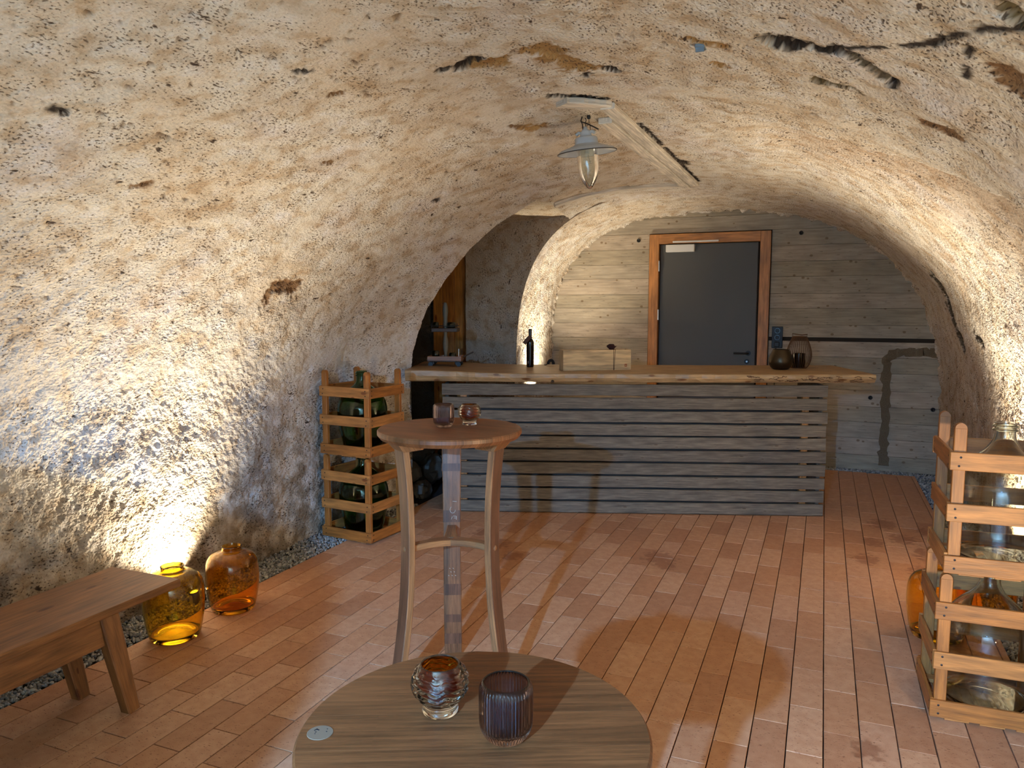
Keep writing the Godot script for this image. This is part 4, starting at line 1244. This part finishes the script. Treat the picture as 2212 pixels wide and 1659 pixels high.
# ------------------------------------------------------------------ crates, demijohns, vases
func make_crate(label: String, at: Vector3, turn: float) -> Node3D:
	var o := thing("demijohn_crate", label, "crate", at, turn, "slatted demijohn crates")
	var w := 0.43
	var d := 0.39
	var h := 0.583
	var th := 0.013
	for sx in [-1.0, 1.0]:
		for sz in [-1.0, 1.0]:
			var st := new_st()
			# post with a rounded top
			var cx: float = sx * (w * 0.5 - th - 0.021)
			var cz: float = sz * (d * 0.5 - th - 0.013)
			bx(st, Vector3(cx, 0.012 + (h - 0.032) * 0.5, cz), Vector3(0.042, h - 0.032, 0.026), 0.002)
			st.set_smooth_group(-1)
			var n := 8
			for k in n:
				var a0 := PI * k / n
				var a1 := PI * (k + 1) / n
				var p0 := Vector3(cx - cos(a0) * 0.020, h - 0.021 + sin(a0) * 0.021, cz)
				var p1 := Vector3(cx - cos(a1) * 0.020, h - 0.021 + sin(a1) * 0.021, cz)
				var f := Vector3(0, 0, 0.0125)
				quad(st, p0 - f, p0 + f, p1 + f, p1 - f, (p0 + p1) * 0.5 - Vector3(cx, h - 0.03, cz))
				for s in [-1.0, 1.0]: tri(st, Vector3(cx, h - 0.021, cz) + f * s, p0 + f * s, p1 + f * s, f * s)
			part("post", done(st), M.pine, o)
	var rows := [0.047, 0.243, 0.440]
	var nails := new_st()
	for r in 3:
		for s in [-1.0, 1.0]:
			var tilt := Basis(Vector3(0, 0, 1), rng.randf_range(-0.008, 0.008))
			var inset := 0.0
			part("slat", box_mesh(Vector3(0, rows[r] + rng.randf_range(-0.003, 0.003), s * (d * 0.5 - th * 0.5 - inset)), Vector3(w + rng.randf_range(-0.006, 0.004), 0.068, th), 0.0018, tilt), M.pine if rng.randf() < 0.6 else M.pine_pale, o)
			part("slat", box_mesh(Vector3(s * (w * 0.5 - th * 0.5 - 0.0005), rows[r] + 0.002 + rng.randf_range(-0.003, 0.003), 0), Vector3(th, 0.068, d - 2 * th - 0.001), 0.0018, Basis(Vector3(1, 0, 0), rng.randf_range(-0.008, 0.008))), M.pine if rng.randf() < 0.6 else M.pine_pale, o)
			for e in [-1.0, 1.0]:
				for v in [-0.017, 0.016]:
					lathe(nails, [Vector2(0.0042, 0.0), Vector2(0.0038, 0.0012), Vector2(0.0, 0.0016)], 8, [], null, false, Vector3.ZERO)
	# nail heads sit on the outer faces
	nails = new_st()
	nails.set_smooth_group(-1)
	for r in 3:
		for s in [-1.0, 1.0]:
			for e in [-1.0, 1.0]:
				for v in [-0.017, 0.016]:
					for side in 2:
						var c := Vector3(e * (w * 0.5 - 0.030 + rng.randf_range(-0.006, 0.006)), rows[r] + v, s * (d * 0.5 + 0.0004)) if side == 0 else Vector3(s * (w * 0.5 + 0.0004), rows[r] + v, e * (d * 0.5 - 0.030))
						var nn := Vector3(0, 0, s) if side == 0 else Vector3(s, 0, 0)
						var aa := Vector3(1, 0, 0) if side == 0 else Vector3(0, 0, 1)
						for k in 8:
							var t0 := TAU * k / 8
							var t1 := TAU * (k + 1) / 8
							tri(nails, c + nn * 0.0012, c + (aa * cos(t0) + Vector3.UP * sin(t0)) * 0.0045, c + (aa * cos(t1) + Vector3.UP * sin(t1)) * 0.0045, nn)
	part("nail_heads", done(nails), M.nail, o)
	for x in [-0.12, 0.0, 0.12]:
		part("bottom_board", box_mesh(Vector3(x, 0.0065, 0), Vector3(0.085, 0.012, d - 0.03), 0.0015), M.pine_pale, o)
	for x in [-1.0, 1.0]:
		part("runner", box_mesh(Vector3(0, 0.021, x * 0.13), Vector3(w - 0.06, 0.016, 0.05), 0.0015), M.pine_pale, o)
	return o

func bottle_shell(pts: Array, wall: float, segs := 48) -> ArrayMesh:
	var outer := smooth_profile(pts, 5)
	var prof := outer.duplicate()
	var inner := []
	for i in outer.size():
		var p0: Vector2 = outer[maxi(i - 1, 0)]
		var p1: Vector2 = outer[mini(i + 1, outer.size() - 1)]
		var d := (p1 - p0).normalized()
		var q: Vector2 = outer[i] + Vector2(-d.y, d.x) * wall
		inner.append(Vector2(maxf(q.x, 0.0), maxf(q.y, outer[0].y + wall)))
	inner.reverse()
	prof.append_array(inner)
	var st := new_st()
	lathe(st, prof, segs, [outer.size() - 1, outer.size()])
	return done(st)

func make_demijohn(label: String, at: Vector3, m: Material, pts: Array, cat_group: String) -> Node3D:
	var o := thing("demijohn", label, "demijohn", at, 0.0, cat_group)
	part("body", bottle_shell(pts, 0.004), m, o)
	for y in [0.512, 0.527]:
		var rp := []
		for i in 28: rp.append(Vector3(cos(TAU * i / 28) * 0.040, y, sin(TAU * i / 28) * 0.040))
		part("neck_ring", tube_mesh(rp, 0.005, 8, true), m, o)
	return o

func build_crates() -> void:
	var a := deg_to_rad(-6.3)
	var pl := V(-2.953, 0, 4.452)
	var lo := make_crate("lower slatted pine crate of the left stack holding a green demijohn", pl, a)
	copy_of(lo, pl + Vector3(0.004, 0.584, 0.004), a + 0.012, "upper slatted pine crate of the left stack, green demijohn inside")
	var pr := V(0.648, 0, 3.415)
	var rb := deg_to_rad(1.5)
	copy_of(lo, pr, rb + PI, "lower slatted pine crate of the right stack holding a clear demijohn")
	copy_of(lo, pr + Vector3(0.016, 0.584, 0.008), rb, "upper slatted pine crate of the right stack, clear demijohn inside")
	var gp := [Vector2(0.0, 0.012), Vector2(0.07, 0.006), Vector2(0.118, 0.0), Vector2(0.130, 0.012), Vector2(0.146, 0.08), Vector2(0.164, 0.17), Vector2(0.172, 0.25), Vector2(0.166, 0.315), Vector2(0.140, 0.372), Vector2(0.090, 0.420), Vector2(0.050, 0.450), Vector2(0.038, 0.475), Vector2(0.036, 0.52), Vector2(0.038, 0.540)]
	make_demijohn("dark green glass demijohn standing in the lower left crate", pl + Vector3(0, 0.030, 0), M.green, gp, "green demijohns")
	make_demijohn("dark green glass demijohn standing in the upper left crate", pl + Vector3(0.004, 0.614, 0.004), M.green, gp, "green demijohns")
	var cp := [Vector2(0.0, 0.018), Vector2(0.06, 0.010), Vector2(0.130, 0.0), Vector2(0.152, 0.012), Vector2(0.164, 0.06), Vector2(0.168, 0.16), Vector2(0.167, 0.25), Vector2(0.155, 0.32), Vector2(0.115, 0.385), Vector2(0.068, 0.43), Vector2(0.046, 0.46), Vector2(0.037, 0.485), Vector2(0.036, 0.52), Vector2(0.038, 0.540)]
	make_demijohn("clear glass demijohn standing in the lower right crate", pr + Vector3(0, 0.030, 0), M.clear, cp, "clear demijohns")
	make_demijohn("clear glass demijohn with its neck above the upper right crate", pr + Vector3(0.016, 0.614, 0.008), M.clear, cp, "clear demijohns")

func make_vase(label: String, at: Vector3, m: Material, s := 1.0) -> Node3D:
	var o := thing("amber_vase", label, "vase", at, 0.0, "amber glass vases")
	var pts := [Vector2(0.0, 0.022), Vector2(0.05, 0.020), Vector2(0.085, 0.004), Vector2(0.100, 0.0), Vector2(0.112, 0.010), Vector2(0.125, 0.06), Vector2(0.136, 0.14), Vector2(0.138, 0.21), Vector2(0.132, 0.265), Vector2(0.112, 0.300), Vector2(0.078, 0.318), Vector2(0.056, 0.324), Vector2(0.050, 0.332), Vector2(0.053, 0.348)]
	var q := []
	for p in pts: q.append(p * s)
	part("glass_body", bottle_shell(q, 0.005, 56), m, o)
	return o

func build_vases() -> void:
	make_vase("yellow amber glass vase half hidden behind the bench end", V(-2.865, 0.001, 2.665), M.amber, 1.02)
	make_vase("darker orange amber glass vase beside the glaring floor light", V(-2.850, 0.001, 3.045), M.amber_deep, 0.98)
	make_vase("amber glass vase behind the right crates, nearest the floor's middle", V(0.56, 0.001, 4.08), M.amber, 0.98)
	make_vase("deep orange glass vase behind the right crates, against the wall", V(0.80, 0.004, 4.28), M.amber_deep, 0.95)

# ------------------------------------------------------------------ bench, tables, candle glasses
func build_bench() -> void:
	var o := thing("wooden_bench", "worn brown wooden bench with splayed legs along the left wall", "bench", V(-2.685, 0, 1.45))
	# seat plank, t from .55 to 2.355 (local z is -t)
	part("seat", box_mesh(Vector3(0, 0.4335, 0), Vector3(0.405, 0.033, 1.81), 0.006), M.bench, o)
	for s in [-1.0, 1.0]:
		part("apron", box_mesh(Vector3(s * 0.155, 0.355, 0), Vector3(0.024, 0.120, 1.20), 0.003), M.bench, o)
		part("apron_end", box_mesh(Vector3(0, 0.355, s * 0.61), Vector3(0.29, 0.10, 0.022), 0.003), M.bench, o)
		for s2 in [-1.0, 1.0]:
			var st := new_st()
			var top := Vector3(s * 0.150, 0.417, s2 * 0.575)
			var bot := Vector3(s * 0.188, 0.0, s2 * 0.635)
			if s < 0: bot.x = -0.09
			if s < 0: top.x = -0.120
			sweep(st, [top, top.lerp(bot, 0.35), top.lerp(bot, 0.75), bot], [Vector3(0, 0, 1), Vector3(0, 0, 1), Vector3(0, 0, 1), Vector3(0, 0, 1)], [0.082, 0.076, 0.062, 0.054], 0.05, 0.005)
			part("leg", done(st), M.bench, o)
	# wooden pegs through the seat
	for z in [-0.86, 0.0, 0.86]:
		part("seat_batten", box_mesh(Vector3(0, 0.410, z * 0.66), Vector3(0.27, 0.018, 0.05), 0.003), M.bench, o)

# grain of the tabletop along `dir`; planks clipped to a disc
func plank_disc(o: Node3D, R: float, y: float, th: float, n: int, m: Array, turn: float) -> void:
	var cuts := [-R]
	for i in range(1, n): cuts.append(-R + 2.0 * R * i / n + rng.randf_range(-0.012, 0.012))
	cuts.append(R)
	var bas := Basis(Vector3.UP, turn)
	for i in n:
		var x0: float = cuts[i] + (0.0004 if i > 0 else 0.0)
		var x1: float = cuts[i + 1] - (0.0004 if i < n - 1 else 0.0)
		var st := new_st()
		st.set_smooth_group(-1)
		var off := Vector2(rng.randf() * 3, rng.randf() * 3)
		var ring := func(rr: float) -> Array:
			var pts := []
			var seg := 16
			for k in seg + 1:
				var x := lerpf(clampf(x0, -rr, rr), clampf(x1, -rr, rr), float(k) / seg)
				pts.append(Vector2(x, -sqrt(maxf(rr * rr - x * x, 0.0))))
			for k in seg + 1:
				var x := lerpf(clampf(x1, -rr, rr), clampf(x0, -rr, rr), float(k) / seg)
				pts.append(Vector2(x, sqrt(maxf(rr * rr - x * x, 0.0))))
			return pts
		var a: Array = ring.call(R - 0.004)
		var b: Array = ring.call(R)
		var c: Array = ring.call(R - 0.012)
		var levels := [[a, y], [b, y - 0.005], [b, y - th * 0.55], [c, y - th]]
		var cen := Vector3((x0 + x1) * 0.5, 0, 0)
		for lv in 3:
			var A: Array = levels[lv][0]
			var B: Array = levels[lv + 1][0]
			for k in A.size():
				var k2: int = (k + 1) % A.size()
				var p0 := Vector3(A[k].x, levels[lv][1], A[k].y); var p1 := Vector3(A[k2].x, levels[lv][1], A[k2].y)
				var p2 := Vector3(B[k2].x, levels[lv + 1][1], B[k2].y); var p3 := Vector3(B[k].x, levels[lv + 1][1], B[k].y)
				var out := (p0 + p1) * 0.5 - cen; out.y = 0.1
				quad(st, bas * p0, bas * p1, bas * p2, bas * p3, bas * out, Vector2(k * 0.01, 0.0) + off, Vector2(k * 0.01 + 0.01, 0.0) + off, Vector2(k * 0.01 + 0.01, 0.02) + off, Vector2(k * 0.01, 0.02) + off)
		for cap in [[a, y, Vector3.UP], [c, y - th, Vector3.DOWN]]:
			var A: Array = cap[0]
			var seg: int = A.size() / 2 - 1
			for k in seg:
				var q := [A[k], A[k + 1], A[A.size() - 2 - k], A[A.size() - 1 - k]]
				var p := []
				var u := []
				for v in q:
					p.append(bas * Vector3(v.x, cap[1], v.y))
					u.append(Vector2(v.x, v.y) + off)
				quad(st, p[0], p[1], p[2], p[3], cap[2], u[0], u[1], u[2], u[3])
		part("top_board", done(st), m[i % m.size()], o)

func make_table(label: String, at: Vector3, H: float, R: float, spin: float, top_turn: float, boards: int) -> Node3D:
	var o := thing("barrel_table", label, "table", at, 0.0, "round tables made from barrel wood")
	plank_disc(o, R, H, 0.034, boards, [M.oak_lid, M.oak_lid, M.oak_lid], top_turn)
	var yh := H * 0.565
	for i in 3:
		var th := spin + TAU * i / 3
		var dir := Vector3(sin(th), 0, -cos(th))
		var sd := dir.cross(Vector3.UP)
		# barrel stave leg, bowed inwards
		var st := new_st()
		var pts := []
		var n := 14
		for k in n + 1:
			var q := float(k) / n
			var y := lerpf(H - 0.036, 0.0, q)
			var r := 0.222 - 0.115 * q * (1.25 - q) + 0.075 * q * q
			pts.append(dir * r * (R / 0.297) + Vector3(0, y, 0))
		sweep(st, pts, pts.map(func(_p): return sd), [0.088, 0.086, 0.083, 0.080, 0.078, 0.077, 0.076, 0.076, 0.077, 0.078, 0.079, 0.080, 0.080, 0.080, 0.078], 0.028, 0.003)
		var leg := part("leg", done(st), M.oak if i == 0 else M.oak_edge, o)
		if i > 0:
			var fs := new_st()
			sweep(fs, pts.map(func(p): return p + dir * 0.0145), pts.map(func(_p): return sd), 0.0735, 0.002, 0.0008)
			part("weathered_face", done(fs), M.oak_dark, leg)
		# darker bands where the hoops sat
		for b in ([[0.0, 0.02], [0.145, 0.035], [0.34, 0.055], [0.66, 0.055], [0.80, 0.04], [0.89, 0.055]] if i == 0 else []):
			var bp := []
			for k in 5:
				var q: float = b[0] + (b[1] * k / 4.0) / H
				var y := lerpf(H - 0.036, 0.0, q)
				var r := 0.222 - 0.115 * q * (1.25 - q) + 0.075 * q * q
				bp.append(dir * (r * (R / 0.297) ) + Vector3(0, y, 0))
			var bs := new_st()
			sweep(bs, bp, bp.map(func(_p): return sd), 0.0795 if b[0] > 0.3 else 0.0865, 0.0290, 0.003)
			part("hoop_band", done(bs), M.oak_dark, leg)
		if i == 0:
			var cm := new_st()
			var fc := func(x: float, y: float) -> Vector3:
				var q := (H - 0.036 - y) / (H - 0.036)
				return dir * ((0.222 - 0.115 * q * (1.25 - q) + 0.075 * q * q) * (R / 0.297) - 0.0150) - sd * x + Vector3(0, y, 0)
			var strokes := []
			var u := []
			for k in 9: u.append(Vector2(-0.004 - 0.012 * cos(PI * 1.35 * k / 8.0), 0.705 - 0.015 * sin(PI * 1.35 * k / 8.0)))
			strokes.append(u)
			strokes.append([Vector2(-0.022, 0.742), Vector2(-0.004, 0.744)])
			strokes.append([Vector2(-0.020, 0.676), Vector2(-0.020, 0.660)])
			strokes.append([Vector2(-0.020, 0.676), Vector2(-0.006, 0.677)])
			strokes.append([Vector2(-0.020, 0.668), Vector2(-0.009, 0.668)])
			strokes.append([Vector2(-0.002, 0.675), Vector2(0.002, 0.662)])
			for k in 7: strokes.append([Vector2(-0.016 + 0.005 * k, 0.40 + 0.017 * (k % 3)), Vector2(-0.012 + 0.005 * k, 0.403 + 0.017 * (k % 3))])
			for sk in strokes: tube(cm, sk.map(func(p): return fc.call(p.x, p.y)), 0.0011, 5)
			part("chalk_marks", done(cm), mat(Color(0.72, 0.68, 0.62), 0.9), leg)
		# corner block under the top
		bs_block(o, dir, sd, H, R)
		# stretcher arm to the hub and its peg
		var q2 := (H - 0.036 - yh) / (H - 0.036)
		var r2 := (0.222 - 0.115 * q2 * (1.25 - q2) + 0.075 * q2 * q2) * (R / 0.297)
		var as_ := new_st()
		var ap := []
		for k in 7:
			var q := k / 6.0
			ap.append(dir * lerpf(0.010, r2 + 0.012, q) + Vector3(0, yh + 0.012 * sin(PI * q) * 0.4, 0))
		sweep(as_, ap, ap.map(func(_p): return sd), [0.062, 0.054, 0.048, 0.044, 0.042, 0.041, 0.040], 0.026, 0.003)
		part("stretcher_arm", done(as_), M.oak_edge, o)
		var pg := new_st()
		lathe(pg, [Vector2(0.0115, 0.0), Vector2(0.0115, 0.004), Vector2(0.009, 0.007), Vector2(0, 0.008)], 16, [1])
		var peg := part("peg", done(pg), M.oak_edge, leg)
		peg.transform = Transform3D(Basis(sd, dir, sd.cross(dir)), dir * (r2 + 0.0135) + Vector3(0, yh, 0))
	return o

func bs_block(o: Node3D, dir: Vector3, sd: Vector3, H: float, R: float) -> void:
	var st := new_st()
	st.set_smooth_group(-1)
	var y0 := H - 0.034
	var y1 := H - 0.072
	var k := R / 0.297
	var top := [dir * 0.262 * k + sd * 0.060, dir * 0.262 * k - sd * 0.060, dir * 0.10 * k - sd * 0.035, dir * 0.10 * k + sd * 0.035]
	var bot := [dir * 0.232 * k + sd * 0.050, dir * 0.232 * k - sd * 0.050, dir * 0.14 * k - sd * 0.032, dir * 0.14 * k + sd * 0.032]
	var cen := dir * 0.18 * k
	for i in 4:
		var j := (i + 1) % 4
		quad(st, top[i] + Vector3(0, y0, 0), top[j] + Vector3(0, y0, 0), bot[j] + Vector3(0, y1, 0), bot[i] + Vector3(0, y1, 0), (top[i] + top[j]) * 0.5 - cen, Vector2(0, 0), Vector2(0.1, 0), Vector2(0.1, 0.04), Vector2(0, 0.04))
	quad(st, bot[0] + Vector3(0, y1, 0), bot[1] + Vector3(0, y1, 0), bot[2] + Vector3(0, y1, 0), bot[3] + Vector3(0, y1, 0), Vector3.DOWN)
	quad(st, top[0] + Vector3(0, y0, 0), top[1] + Vector3(0, y0, 0), top[2] + Vector3(0, y0, 0), top[3] + Vector3(0, y0, 0), Vector3.UP)
	part("corner_block", done(st), M.oak_edge, o)

func make_tumbler(label: String, at: Vector3) -> Node3D:
	var o := thing("ribbed_tumbler", label, "candle glass", at, 0.0, "ribbed smoky candle glasses")
	var outer := smooth_profile([Vector2(0.0, 0.0015), Vector2(0.024, 0.0), Vector2(0.033, 0.004), Vector2(0.0405, 0.017), Vector2(0.043, 0.030), Vector2(0.0435, 0.055), Vector2(0.0435, 0.078), Vector2(0.0425, 0.088), Vector2(0.0395, 0.0945), Vector2(0.037, 0.0965)], 4)
	var inner := smooth_profile([Vector2(0.0355, 0.0955), Vector2(0.0365, 0.090), Vector2(0.0385, 0.080), Vector2(0.0385, 0.055), Vector2(0.038, 0.030), Vector2(0.030, 0.016), Vector2(0.0, 0.012)], 4)
	var prof := outer.duplicate()
	prof.append_array(inner)
	var no := outer.size()
	var st := new_st()
	lathe(st, prof, 384, [], func(th, y, i): return 1.0 + (0.017 * cos(th * 48.0) * smoothstep(0.004, 0.02, y) * (1.0 - smoothstep(0.088, 0.094, y)) if i < no else 0.0))
	part("glass", done(st), M.smoke, o)
	return o

func make_wavy(label: String, at: Vector3) -> Node3D:
	var o := thing("wavy_glass", label, "candle glass", at, 0.0, "wavy amber candle glasses")
	var outer := smooth_profile([Vector2(0.0, 0.001), Vector2(0.026, 0.0), Vector2(0.031, 0.003), Vector2(0.031, 0.010), Vector2(0.0285, 0.016), Vector2(0.036, 0.024), Vector2(0.046, 0.040), Vector2(0.0485, 0.055), Vector2(0.045, 0.072), Vector2(0.036, 0.085), Vector2(0.0325, 0.0875)], 5)
	var st := new_st()
	var inn := smooth_profile([Vector2(0.0315, 0.0865), Vector2(0.035, 0.080), Vector2(0.0385, 0.070), Vector2(0.041, 0.055), Vector2(0.038, 0.040), Vector2(0.026, 0.024), Vector2(0.0, 0.020)], 5)
	var prof := outer.duplicate()
	prof.append_array(inn)
	var no := outer.size()
	lathe(st, prof, 144, [], func(th, y, i): return 1.0 + (0.055 * sin(y * 520.0 + 1.5 * sin(th * 6.0) + 0.9 * sin(th * 11.0 + 1.0)) * smoothstep(0.02, 0.035, y) * (1.0 - smoothstep(0.078, 0.086, y)) if i < no else 0.0))
	part("clear_glass", done(st), M.clear, o)
	st = new_st()
	var il := smooth_profile([Vector2(0.0, 0.0205), Vector2(0.0255, 0.0245), Vector2(0.0375, 0.0402), Vector2(0.0405, 0.055), Vector2(0.038, 0.070), Vector2(0.0345, 0.079), Vector2(0.032, 0.0845), Vector2(0.0312, 0.0845), Vector2(0.0335, 0.079), Vector2(0.037, 0.070), Vector2(0.0392, 0.055), Vector2(0.0362, 0.0408), Vector2(0.0245, 0.0258), Vector2(0.0, 0.0222)], 4)
	lathe(st, il, 96, [], func(th, y, _i): return 1.0 - 0.012 * (0.5 + 0.5 * sin(y * 500.0 + 1.2 * sin(th * 5.0))))
	part("amber_lining", done(st), glass(Color(0.86, 0.50, 0.13)), o)
	return o

func build_tables() -> void:
	var far_at := V(-1.414, 0, 2.771)
	var near_at := V(-0.512, 0, 1.084)
	# stretchers: one leg points away from the camera
	make_table("tall round barrel-wood table on three stave legs before the counter", far_at, 1.10, 0.297, deg_to_rad(-PH - 3.0), deg_to_rad(PH + 60.0), 6)
	var nt_ := make_table("lower round barrel-lid table nearest to the camera", near_at, 0.90, 0.2915, deg_to_rad(-PH + 24.0), deg_to_rad(PH + 92.0), 5)
	# bung in the near lid with pencil marks
	var bg := new_st()
	lathe(bg, [Vector2(0.0215, -0.004), Vector2(0.0215, 0.0006), Vector2(0.0208, 0.0010), Vector2(0.0, 0.0010)], 32, [1, 2])
	var plug := part("bung", done(bg), mat(Color(0.56, 0.45, 0.34), 0.9), nt_)
	plug.set_meta("label", "pale round bung with dark pencil marks")
	plug.position = V(-0.743, 0.90, 0.978) - near_at
	plug.rotation.y = deg_to_rad(PH)
	var mk := new_st()
	for q in [[-0.009, -0.0075, 0.0035, 0.8, 0.005], [-0.006, -0.0078, 0.004, -0.6, 0.005], [-0.0075, -0.0005, 0.0015, 0.0, 0.0018], [-0.0075, 0.0045, 0.0055, 0.05, 0.0012], [0.010, -0.002, 0.004, -0.6, 0.0015], [0.0095, -0.010, 0.0025, 0.8, 0.001]]:
		bx(mk, Vector3(q[0], 0.0012, q[1]), Vector3(q[4] * 1.3, 0.0006, 0.0018), 0.0001, Basis(Vector3.UP, q[3]))
	part("pencil_marks", done(mk), mat(Color(0.16, 0.14, 0.15), 0.8), plug)
	var tu := make_tumbler("ribbed smoky brown candle glass on the nearest table", V(-0.454, 0.9005, 1.081))
	copy_of(tu, V(-1.450, 1.1005, 2.786), 0.7, "ribbed smoky brown candle glass on the tall table before the counter")
	var wv := make_wavy("round amber glass with wavy ridges on the nearest table", V(-0.591, 0.9005, 1.113))
	copy_of(wv, V(-1.378, 1.1005, 2.884), 1.3, "round amber glass with wavy ridges on the tall table before the counter")

# ------------------------------------------------------------------ lights
const WARM := Color(1.0, 0.945, 0.84)
const LAMP_COLOR := Color(0.47, 0.72, 1.0)
const LAMP_E := 104.0

# a small uplight set in the gravel; the light stands just above its glowing lens
func uplight(label: String, at: Vector3, aim: Vector3, e: float, angle := 62.0, c := WARM) -> void:
	var o := thing("floor_spotlight", label, "spotlight", at)
	var st := new_st()
	lathe(st, [Vector2(0.0, 0.0), Vector2(0.034, 0.0), Vector2(0.036, 0.004), Vector2(0.036, 0.070), Vector2(0.032, 0.070), Vector2(0.031, 0.058), Vector2(0.0, 0.056)], 24, [1, 3, 4, 5])
	part("housing", done(st), M.black, o)
	part("bracket", box_mesh(Vector3(0.0, 0.03, 0.040), Vector3(0.02, 0.06, 0.008), 0.001), M.steel, o)
	part("lamp_lens", lathe_mesh([Vector2(0.030, 0.060), Vector2(0.024, 0.064), Vector2(0.0, 0.066)], 24), glow(c, 6.0), o)
	var l := SpotLight3D.new()
	l.name = "spot"
	l.light_color = c
	l.light_energy = e
	l.light_size = 0.03
	l.spot_range = 20.0
	l.spot_attenuation = 2.0
	l.spot_angle = angle
	l.spot_angle_attenuation = 1.0
	l.shadow_enabled = true
	o.add_child(l)
	# the fitting is tipped to where it shines
	var up := aim.normalized()
	var right := up.cross(Vector3(0, 0, 1)).normalized()
	o.basis = Basis(right, up, right.cross(up))
	l.position = Vector3(0, 0.085, 0)
	l.rotation = Vector3(PI / 2, 0, 0)

func build_rubble() -> void:
	var st := new_st()
	st.set_smooth_group(-1)
	for i in 46:
		var c := V(rng.randf_range(-3.5, -3.05), 0.0, rng.randf_range(5.50, 6.40))
		var r := rng.randf_range(0.04, 0.13)
		c.y = r * 0.4 + maxf(0.0, (-3.0 - c.x)) * rng.randf_range(0.0, 0.9)
		var sp := SphereMesh.new()
		sp.radius = 1.0; sp.height = 2.0; sp.radial_segments = 8; sp.rings = 5
		var arr := sp.get_mesh_arrays()
		var vv: PackedVector3Array = arr[Mesh.ARRAY_VERTEX]
		var ii: PackedInt32Array = arr[Mesh.ARRAY_INDEX]
		var bs := Basis.from_euler(Vector3(rng.randf() * 6, rng.randf() * 6, rng.randf() * 6)) * Basis.from_scale(Vector3(r, r * 0.6, r * 0.8))
		var pp := []
		for v in vv: pp.append(c + bs * (v * (1.0 + 0.35 * n2.get_noise_3dv(v * 0.25 + Vector3(i, i, i)))))
		for k in range(0, ii.size(), 3):
			tri(st, pp[ii[k]], pp[ii[k + 1]], pp[ii[k + 2]], (pp[ii[k]] + pp[ii[k + 1]] + pp[ii[k + 2]]) / 3.0 - c)
	tag(part("rubble", done(st), M.stone), "dark heap of broken stones in the side opening beside the counter", "rubble", "", "stuff")

# ------------------------------------------------------------------
func _ready() -> void:
	rng.seed = 7
	var cam := Camera3D.new()
	cam.name = "camera"
	cam.fov = rad_to_deg(2.0 * atan(829.5 / 1640.0))
	cam.near = 0.05
	cam.far = 60.0
	add_child(cam)
	cam.position = Vector3(0, 1.6, 0)
	cam.rotation = Vector3(-atan(0.1025), deg_to_rad(PH), 0)
	cam.current = true
	var we := WorldEnvironment.new()
	we.name = "surroundings"
	var env := Environment.new()
	env.background_mode = Environment.BG_COLOR
	env.background_color = Color(0, 0, 0)
	env.tonemap_mode = Environment.TONE_MAPPER_LINEAR
	env.tonemap_exposure = 0.78
	env.sdfgi_enabled = true
	env.ssao_enabled = true
	env.ssil_enabled = true
	we.environment = env
	add_child(we)
	make_materials()
	# the lit lamps: floor spots along the walls, one cool pendant behind the camera
	uplight("small floor spotlight glaring between the amber vases at the left wall", V(-3.09, -0.005, 3.05), Vector3(-0.10, 1, 0.12), 7.0, 58.0)
	uplight("floor spotlight at the left wall beside the near end of the bench", V(-3.09, -0.005, 0.3), Vector3(0.25, 1, -0.1), 0.8, 65.0)
	uplight("floor spotlight at the right wall behind the crates", V(0.92, -0.005, 4.8), Vector3(0.03, 1, 0.0), 13.0, 54.0)
	uplight("wall spotlight low on the right wall nearer than the crates", V(0.985, 0.42, 1.75), Vector3(-0.75, 0.62, -0.75), 3.2, 80.0, Color(1.0, 0.90, 0.72))
	uplight("small spotlight behind the counter low on the bright pier", V(-2.56, 0.56, 7.2), Vector3(-0.06, 1, -0.02), 6.5, 62.0)
	build_vault()
	build_niche()
	build_floor()
	build_back()
	build_planks()
	gravel("gravel", "pale gravel strip between the left wall and the brick floor", -3.27, -2.99, 1.2, 5.3, 9500)
	gravel("gravel", "gravel strip between the right wall and the brick floor", 0.855, 1.10, 2.8, 8.1, 7000)
	gravel("gravel", "dark gravel strip at the foot of the concrete end wall", -2.85, 0.855, 7.975, 8.1, 4200)
	build_hatch()
	var lm := make_lamp("unlit white enamel pendant lamp with a clear glass under the vault", V(-1.159, 2.392, 3.838), false)
	lm.rotation = Vector3(deg_to_rad(4.0), 0.0, 0.0)
	lm.rotate(Vector3(-sin(deg_to_rad(PH)), 0, -cos(deg_to_rad(PH))), deg_to_rad(-4.0))
	make_lamp("lit enamel pendant lamp behind the camera", V(-0.45, 2.36, -2.7), true).rotation.z = deg_to_rad(-3.0)
	build_counter()
	build_counter_things()
	build_crates()
	build_vases()
	build_bench()
	build_tables()
	build_rubble()
